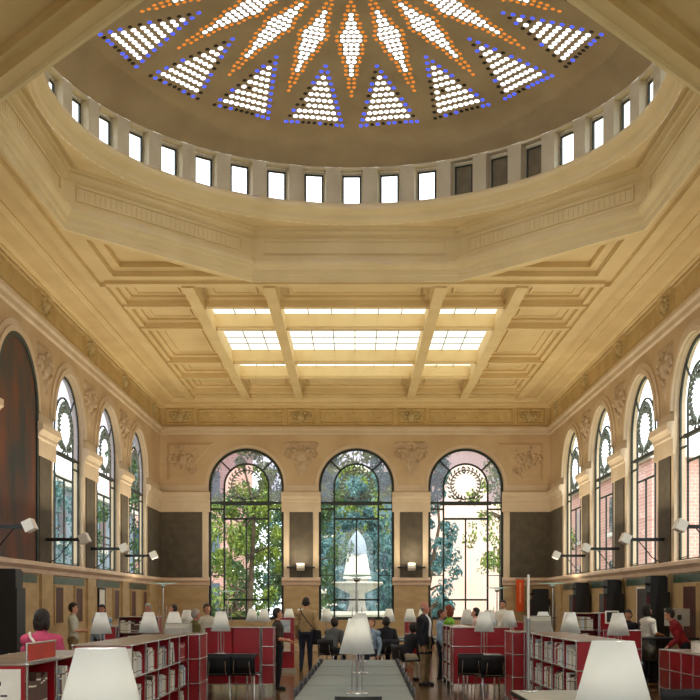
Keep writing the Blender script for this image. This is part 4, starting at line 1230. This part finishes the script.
# ------------------------------------------------------------------ people
SKIN = mat('skin', (206,150,118), (196,138,106), .55, 8)
SKIN2 = mat('skin_ruddy', (196,132,104), (184,120,94), .55, 8)
def cloth(c, k=.82): return mat('cloth', c, tuple(int(x*k) for x in c), .85, 6, .2, 30)
HAIRD = mat('hair_dark', (30,22,18), (44,32,26), .6, 12, .4, 40)
HAIRB = mat('hair_brown', (74,50,34), (58,38,28), .6, 12, .4, 40)
HAIRR = mat('hair_red', (136,62,30), (108,46,24), .6, 12, .4, 40)
HAIRG = mat('hair_grey', (170,162,150), (140,134,124), .6, 12, .4, 40)
EYEM = mat('eye_dark', (24,20,18), None, .3)
LIP = mat('lips', (150,84,74), None, .6)
SHOE = mat('shoe_leather', (24,20,18), None, .5)
def person(loc, rz, H, label, sit=False, lean=0, pitch=0, turn=0, arms=None, legs=None, top=None, bottom=None, hair=HAIRD, hairlen='short', skin=SKIN, sleeve='long', vox=.013, face=True, bald=False, skirt=None, jacket=None, seat=.46, shoulder=1.0):
    k = H/1.75
    root = empty('person', loc, rz); tag(root, label, 'person')
    hipz = (seat/k+.10) if sit else .95
    T = Matrix.Translation((0,0,hipz)) @ Matrix.Rotation(-lean,4,'X')
    up = lambda x,y,z: T @ Vector((x,y,z))
    segs = []   # (a, b, ra, rb, tag)
    b = MB()
    def limb(pts, rs, tg, n=12):
        pts = [Vector(p) for p in pts]
        b.tube(pts, rs, n)
        for p, r_ in zip(pts, rs): b.ell(p, (r_,r_,r_), None, n, 8)
        for i in range(len(pts)-1): segs.append((pts[i],pts[i+1],rs[i],rs[i+1],tg if isinstance(tg,str) else tg[i]))
    # torso loft
    secs = [(-.10,.15,.11,0),(-.03,.168,.118,0),(.06,.155,.108,0),(.17,.138,.096,.005),(.28,.155,.108,.005),(.38,.175*shoulder,.115,0),(.45,.175*shoulder,.10,-.01),(.495,.12,.075,-.015),(.52,.06,.058,-.015)]
    n = 20; rings = []
    for z, rx, ry, oy in secs:
        rings.append([up(rx*math.copysign(abs(math.cos(2*PI*j/n))**.85,math.cos(2*PI*j/n)), oy+ry*math.copysign(abs(math.sin(2*PI*j/n))**.85,math.sin(2*PI*j/n)), z) for j in range(n)])
    vs = [p for rg in rings for p in rg]; fs = []
    for i in range(len(rings)-1):
        for j in range(n): fs.append((i*n+j,i*n+(j+1)%n,(i+1)*n+(j+1)%n,(i+1)*n+j))
    fs.append(tuple(range(n-1,-1,-1))); o=(len(rings)-1)*n; fs.append(tuple(range(o,o+n)))
    b.add(vs, fs, 0, True)
    segs.append((up(0,0,-.08),up(0,0,.04),.15,.15,'hip')); segs.append((up(0,0,.1),up(0,0,.42),.14,.15,'chest'))
    # neck and head
    nb = up(0,-.015,.49); HT = T @ Matrix.Translation((0,.005,.56)) @ Matrix.Rotation(turn,4,'Z') @ Matrix.Rotation(lean*.5-pitch,4,'X')
    hp = lambda x,y,z: HT @ Vector((x,y,z))
    limb([nb, hp(0,.0,.04)], [.058,.052], 'neck')
    H3 = HT.to_3x3()
    b.ell(hp(0,-.005,.15), (.074,.094,.105), H3, 16, 12)
    b.ell(hp(0,.03,.085), (.056,.066,.075), H3, 14, 10)
    b.ell(hp(0,.104,.105), (.013,.02,.026), H3, 8, 6)
    b.ell(hp(0,.085,.035), (.024,.02,.018), H3, 8, 6)
    for s in (-1,1): b.ell(hp(s*.076,-.005,.115), (.012,.022,.032), H3, 8, 6)
    segs.append((hp(0,0,.06),hp(0,0,.17),.09,.09,'head'))
    # arms
    arms = arms or {}
    for s, key in ((-1,'L'),(1,'R')):
        sh = up(s*.185*shoulder,-.01,.43)
        e, w_ = arms.get(key, ((s*.235,-.03,.15),(s*.245,.06,-.09)))
        e = up(*e); w_ = up(*w_)
        limb([up(s*.12,-.005,.44), sh, (sh+e)/2+Vector((0,0,0)), e], [.07,.066,.052,.043], ['chest','uarm','uarm'])
        limb([e, e.lerp(w_,.35), w_], [.043,.042,.028], 'farm')
        d = (w_-e).normalized(); side = d.cross(Vector((0,1,0)) if abs(d.y) < .9 else Vector((0,0,1))).normalized(); nn = d.cross(side)
        Mh = Matrix((side, nn, d)).transposed()
        pc = w_+d*.055; b.ell(pc, (.04,.018,.058), Mh, 10, 8); segs.append((w_+d*.03,w_+d*.1,.03,.03,'hand'))
        for q, (fo_, fl) in enumerate(((-.027,.062),(-.009,.074),(.009,.070),(.027,.055))):
            p0 = w_+d*.095+side*fo_; p1 = p0+d*fl*.55+nn*.006; p2 = p1+d*fl*.38+nn*.02
            b.tube([p0-d*.03,p0,p1,p2], [.010,.010,.009,.0085], 6)
        p0 = w_+d*.03+side*(-s*.03); b.tube([p0,p0+d*.035+side*(-s*.028),p0+d*.065+side*(-s*.034)+nn*.01], [.012,.011,.009], 6)
    # legs
    legs = legs or {}
    for s, key in ((-1,'L'),(1,'R')):
        hj = up(s*.09,0,-.03)
        if sit: kn = Vector((s*.12,.42,hipz-.08)); an = Vector((s*.12,.40,.09))
        else: kn = Vector((s*.095,.015,.50)); an = Vector((s*.10,-.02,.085))
        if key in legs: kn, an = Vector(legs[key][0]), Vector(legs[key][1])
        limb([hj, hj.lerp(kn,.45), kn], [.098,.082,.058], 'thigh')
        limb([kn, kn.lerp(an,.3), an], [.058,.056,.038], 'shin')
        heel = Vector((an.x,an.y-.04,max(an.z-.045,.04))); toe = Vector((an.x+s*.015,an.y+.15,max(an.z-.055,.032)))
        limb([heel, an.lerp(heel,.5)+Vector((0,.05,-.015)), toe], [.04,.042,.032], 'foot')
    o = b.build('body', [skin], root)
    o.scale = (k,k,k)
    md = o.modifiers.new('r','REMESH'); md.mode = 'VOXEL'; md.voxel_size = vox; md.use_smooth_shade = True
    ms = o.modifiers.new('s','SMOOTH'); ms.factor = .5; ms.iterations = 3
    dg = bpy.context.evaluated_depsgraph_get()
    me = bpy.data.meshes.new_from_object(o.evaluated_get(dg))
    o.modifiers.clear(); o.data = me
    me.materials.clear(); me.materials.append(skin)
    # region of every face
    reg = []; import_ = segs
    for p in me.polygons:
        c = p.center; best = 1e9; tg = ''
        for a, b2, ra, rb, t_ in segs:
            d = b2-a; q = max(0, min(1, (c-a).dot(d)/max(1e-9,d.length_squared)))
            dist = (c-a-d*q).length-(ra+(rb-ra)*q)
            if dist < best: best = dist; tg = t_; bq = q
        reg.append((tg, bq))
    Ti = T.inverted(); Hi = HT.inverted()
    bm = bmesh.new(); bm.from_mesh(me); bm.normal_update(); bm.faces.ensure_lookup_table()
    def garment(name, sel, off, m_):
        fs = [f for f in bm.faces if sel(f)]
        if not fs: return
        nb_ = bmesh.new(); vm = {}; inner = {}
        fset = set(fs)
        for f in fs:
            for v in f.verts:
                if v not in vm: vm[v] = nb_.verts.new(v.co+v.normal*off)
        for f in fs:
            try: nb_.faces.new([vm[v] for v in f.verts]).smooth = True
            except ValueError: pass
        for f in fs:
            for e in f.edges:
                if sum(1 for g in e.link_faces if g in fset) == 1:
                    a, c = e.verts
                    for v in (a, c):
                        if v not in inner: inner[v] = nb_.verts.new(v.co-v.normal*.004)
                    try: nb_.faces.new([vm[a],vm[c],inner[c],inner[a]])
                    except ValueError: pass
        bmesh.ops.recalc_face_normals(nb_, faces=nb_.faces)
        mm = bpy.data.meshes.new(name); nb_.to_mesh(mm); nb_.free(); mm.materials.append(m_)
        g = bpy.data.objects.new(name, mm); COL.objects.link(g); g.parent = root; g.scale = (k,k,k)
        return g
    topset = {'chest','uarm'} | ({'farm'} if sleeve == 'long' else set())
    hem = -.02
    def is_top(f):
        t, q = reg[f.index]
        if t == 'uarm' or t == 'farm': return t in topset
        lz = (Ti @ f.calc_center_median()).z
        if t == 'chest': return True
        if t == 'neck': return lz < .5
        if t == 'hip': return lz > hem
        return False
    if jacket:
        def strip(f):
            c = Ti @ f.calc_center_median(); t = reg[f.index][0]
            return t in ('chest','hip') and c.y > .02 and abs(c.x) < .07
        garment('jacket', lambda f: (is_top(f) or (reg[f.index][0] in ('hip',) ) or (reg[f.index][0]=='thigh' and reg[f.index][1]<.25)) and not strip(f), .028, jacket)
        garment('shirt', lambda f: is_top(f) and strip(f), .012, top)
    elif top: garment('top', is_top, .013, top)
    if bottom: garment('trousers', lambda f: reg[f.index][0] in ('thigh','shin') or (reg[f.index][0] == 'hip' and (jacket is not None or not is_top(f))), .012, bottom)
    garment('shoes' if False else 'footwear', lambda f: reg[f.index][0] == 'foot', .006, SHOE)
    if skirt:
        sb = MB(); sb.lathe([(.16,hipz+.06),(.19,hipz-.1),(.22,hipz-.45),(.21,hipz-.45),(.15,hipz+.06)], n=24); s_ = sb.build('skirt', skirt, root); s_.scale = (k,k,k)
    def hsel(f):
        t, q = reg[f.index]
        if t not in ('head','neck'): return False
        c = Hi @ f.calc_center_median()
        if bald: return c.y < .0 and .04 < c.z < .15
        if c.y > .035: return c.z > .195
        if c.y > -.01: return c.z > .155
        return c.z > (.045 if hairlen == 'short' else -.02)
    hg = garment('hair', hsel, .008 if bald else (.018 if hairlen == 'short' else .028), hair)
    if hairlen in ('long','bob') and hg:
        hb = MB(); dz = .02 if hairlen == 'bob' else -.06
        hb.ell(hp(0,-.06,.08+dz), (.098,.058,.115 if hairlen == 'bob' else .17), H3, 16, 10)
        for s in (-1,1): hb.ell(hp(s*.08,-.02,.07+dz), (.03,.05,.10), H3, 10, 8)
        hl = hb.build('hair_fall', hair, root); hl.scale = (k,k,k)
    if face:
        for s in (-1,1):
            eb = MB(); eb.ell(hp(s*.031,.084,.128), (.012,.008,.008), H3, 8, 6); e_ = eb.build('eye', EYEM, root); e_.scale = (k,k,k)
        eb = MB(); eb.ell(hp(0,.093,.062), (.024,.007,.006), H3, 8, 6); e_ = eb.build('mouth', LIP, root); e_.scale = (k,k,k)
    bm.free()
    return root
def bag(loc, rz, pts, size, m_, label, r_=.012):
    root = empty('shoulder_bag', loc, rz); tag(root, label, 'bag')
    b = MB(); b.tube(pts, r_, 6); b.build('strap', m_, root)
    if size:
        b = MB(); c = pts[-1]; sx, sy, sz = size
        b.lathe([(0,-sz/2),(sx*.5,-sz/2),(sx*.55,-sz*.3),(sx*.5,sz*.35),(sx*.42,sz/2),(0,sz/2)], (0,0,0), 16)
        b.v = [(c[0]+v[0], c[1]+v[1]*sy/sx, c[2]-sz*.4+v[2]) for v in b.v]
        b.build('pouch', m_, root)
    return root
BLK = cloth((26,26,32)); JEAN = cloth((38,48,68)); KHA = cloth((150,128,88)); BEI = cloth((186,158,112)); PINK = cloth((214,84,122),.9)
WHT = cloth((226,222,210),.95); GRY = cloth((96,98,96)); GRN = cloth((128,186,56)); LBL = cloth((150,172,190)); CRM = cloth((214,200,168),.92); REDC = cloth((150,28,34)); OLV = cloth((104,98,56)); LGR = cloth((196,196,176),.92)
DRK = cloth((62,52,42))
def P(px, d): return (D(px, d), d, 0)
person(P(306,25.85), R(-3), 1.77, 'person in a tan jacket and dark jeans walking away with a shoulder bag', top=BEI, bottom=JEAN, face=False, legs={'L':((-.10,.05,.5),(-.11,-.08,.09)),'R':((.09,.03,.5),(.1,.02,.085))}, vox=.011, shoulder=1.12)
bag(P(306,25.85), R(-3), [(-.13,-.05,1.52),(-.10,-.15,1.42),(.05,-.16,1.2),(.2,-.12,1.02),(.27,-.02,.95)], (.22,.12,.36), BLK, 'dark shoulder bag slung across the back of the tan jacket')
person(P(278,19.95), R(-82), 1.54, 'person with dark hair in profile wearing a grey-brown top and black trousers', top=DRK, bottom=BLK, sleeve='short', arms={'L':((-.23,.0,.16),(-.2,.2,.1)),'R':((.23,-.02,.16),(.22,.2,.12))}, vox=.011, pitch=-.1)
person(P(425,20.9), R(-118), 1.66, 'bald person in a dark open jacket, white shirt and khaki trousers', top=WHT, bottom=KHA, jacket=BLK, bald=True, hair=HAIRG, skin=SKIN2, vox=.011, pitch=-.1, shoulder=1.1)
person(P(42,12.0), R(-8), 1.555, 'person in a pink top with long dark hair seen from behind', top=PINK, bottom=JEAN, hairlen='bob', face=False, vox=.011, shoulder=1.14, arms={'L':((-.26,.05,.18),(-.2,.28,.12)),'R':((.26,.05,.18),(.2,.28,.12))})
bag(P(42,12.0), R(-8), [(-.12,-.06,1.31),(-.08,-.135,1.27),(.03,-.15,1.14),(.12,-.14,1.02)], None, M['paper'], 'white bag strap crossing the back of the pink top', .016)
person(P(73,22.6), R(-80), 1.64, 'person in a pale shirt and khaki trousers standing with folded hands by the maroon panels', top=LGR, bottom=KHA, sleeve='short', arms={'L':((-.22,.04,.18),(-.06,.22,.16)),'R':((.22,.04,.18),(.04,.22,.18))}, vox=.012)
person(P(102,23.4), R(170), 1.60, 'person in a grey shirt facing us behind a white lamp', top=LBL, bottom=JEAN, skin=SKIN2, vox=.013)
person(P(648,21.8), R(-70), 1.60, 'person with dark hair, white top and grey patterned skirt at the dark desk', top=WHT, bottom=BLK, skirt=cloth((110,104,92),.5), sleeve='short', hairlen='bob', vox=.011, arms={'L':((-.22,.02,.18),(-.15,.24,.14)),'R':((.22,.02,.18),(.16,.24,.14))}, pitch=-.2)
person((6.2,19.75,0), R(75), 1.6, 'person in a dark red top bending behind the big beige monitor', top=REDC, bottom=BLK, lean=R(28), vox=.013, arms={'L':((-.22,.06,.16),(-.15,.28,.12)),'R':((.22,.06,.16),(.15,.28,.12))})
person((5.62,21.6,0), R(165), 1.5, 'person in black across the dark desk', top=BLK, bottom=BLK, vox=.014)
person(P(148,24.6), R(165), 1.62, 'grey-haired person in a dark jacket above the white lamp by the bookcase', top=WHT, jacket=BLK, bottom=BLK, hair=HAIRG, skin=SKIN2, vox=.014)
person(P(172,26.5), R(100), 1.6, 'dark-haired person in a dark red top in profile by the corner disc lamp', top=REDC, bottom=BLK, vox=.014, pitch=-.3)
person(P(192,20.6), R(-60), 1.52, 'greying person in an olive top leaning beside the red column', top=OLV, bottom=KHA, hair=HAIRG, skin=SKIN2, vox=.013, lean=R(8))
person(P(207,22.6), R(-150), 1.62, 'person in a pale shirt behind the greying person in olive', top=LGR, bottom=JEAN, hair=HAIRB, vox=.013)
person(P(449,21.9), R(70), 1.58, 'red-haired person in a bright green top above the red cabinet', top=GRN, bottom=JEAN, hair=HAIRR, hairlen='bob', vox=.012)
person(P(441,22.7), R(-100), 1.50, 'brown-haired person half hidden beside the red-haired person in green', top=LBL, bottom=BLK, hair=HAIRB, skin=SKIN2, vox=.014)
person(P(482,24.2), R(80), 1.56, 'dark-haired person in a pale pink top bowing over the table', top=cloth((222,190,184),.93), bottom=BLK, lean=R(20), pitch=-.4, vox=.013)
person(P(503,30), R(150), 1.72, 'dark-haired person standing before the banner-side back window', top=WHT, bottom=BLK, vox=.015)
person((D(330,24.6),24.7,0), R(-30), 1.74, 'dark-haired person in a grey top seated bowed over the middle window table', sit=True, top=GRY, bottom=BLK, lean=R(26), pitch=-.5, face=False, vox=.013, arms={'L':((-.24,.1,.18),(-.2,.3,.1)),'R':((.24,.1,.18),(.2,.3,.1))})
chair(D(330,24.6),24.65,R(-30),'black chair under the seated person in grey')
person((D(371,24.2),24.2,0), R(150), 1.62, 'brown-haired person in pale blue seated behind the long table lamp', sit=True, top=LBL, bottom=JEAN, hair=HAIRB, vox=.013, pitch=-.3)
person((D(388,25),25.0,0), R(15), 1.75, 'person in black seated with the back to us near the middle window', sit=True, top=BLK, bottom=BLK, face=False, vox=.013, lean=R(22), pitch=-.6)
person((D(405,21.9),21.9,0), R(-55), 1.62, 'person in a black top and cream trousers seated beside the bald man', sit=True, top=BLK, bottom=CRM, lean=R(30), pitch=-.5, face=False, vox=.012, arms={'L':((-.2,.16,.2),(-.16,.3,.05)),'R':((.2,.16,.2),(.16,.3,.05))})
chair(D(405,21.9),21.85,R(-55),'black chair under the seated person in cream trousers')
chair(D(371,24.2)+.02,24.25,R(150),'black chair under the seated person in pale blue')
chair(D(388,25),24.95,R(15),'black chair under the seated person in black')
table(-.6,1.9,25.75,26.7,'grey table where people sit before the middle window',2)
vs_.exposure = -0.08
SC.cycles.max_bounces = 8; SC.cycles.diffuse_bounces = 5; SC.cycles.transparent_max_bounces = 12; SC.cycles.glossy_bounces = 3
SC.cycles.sample_clamp_indirect = 4
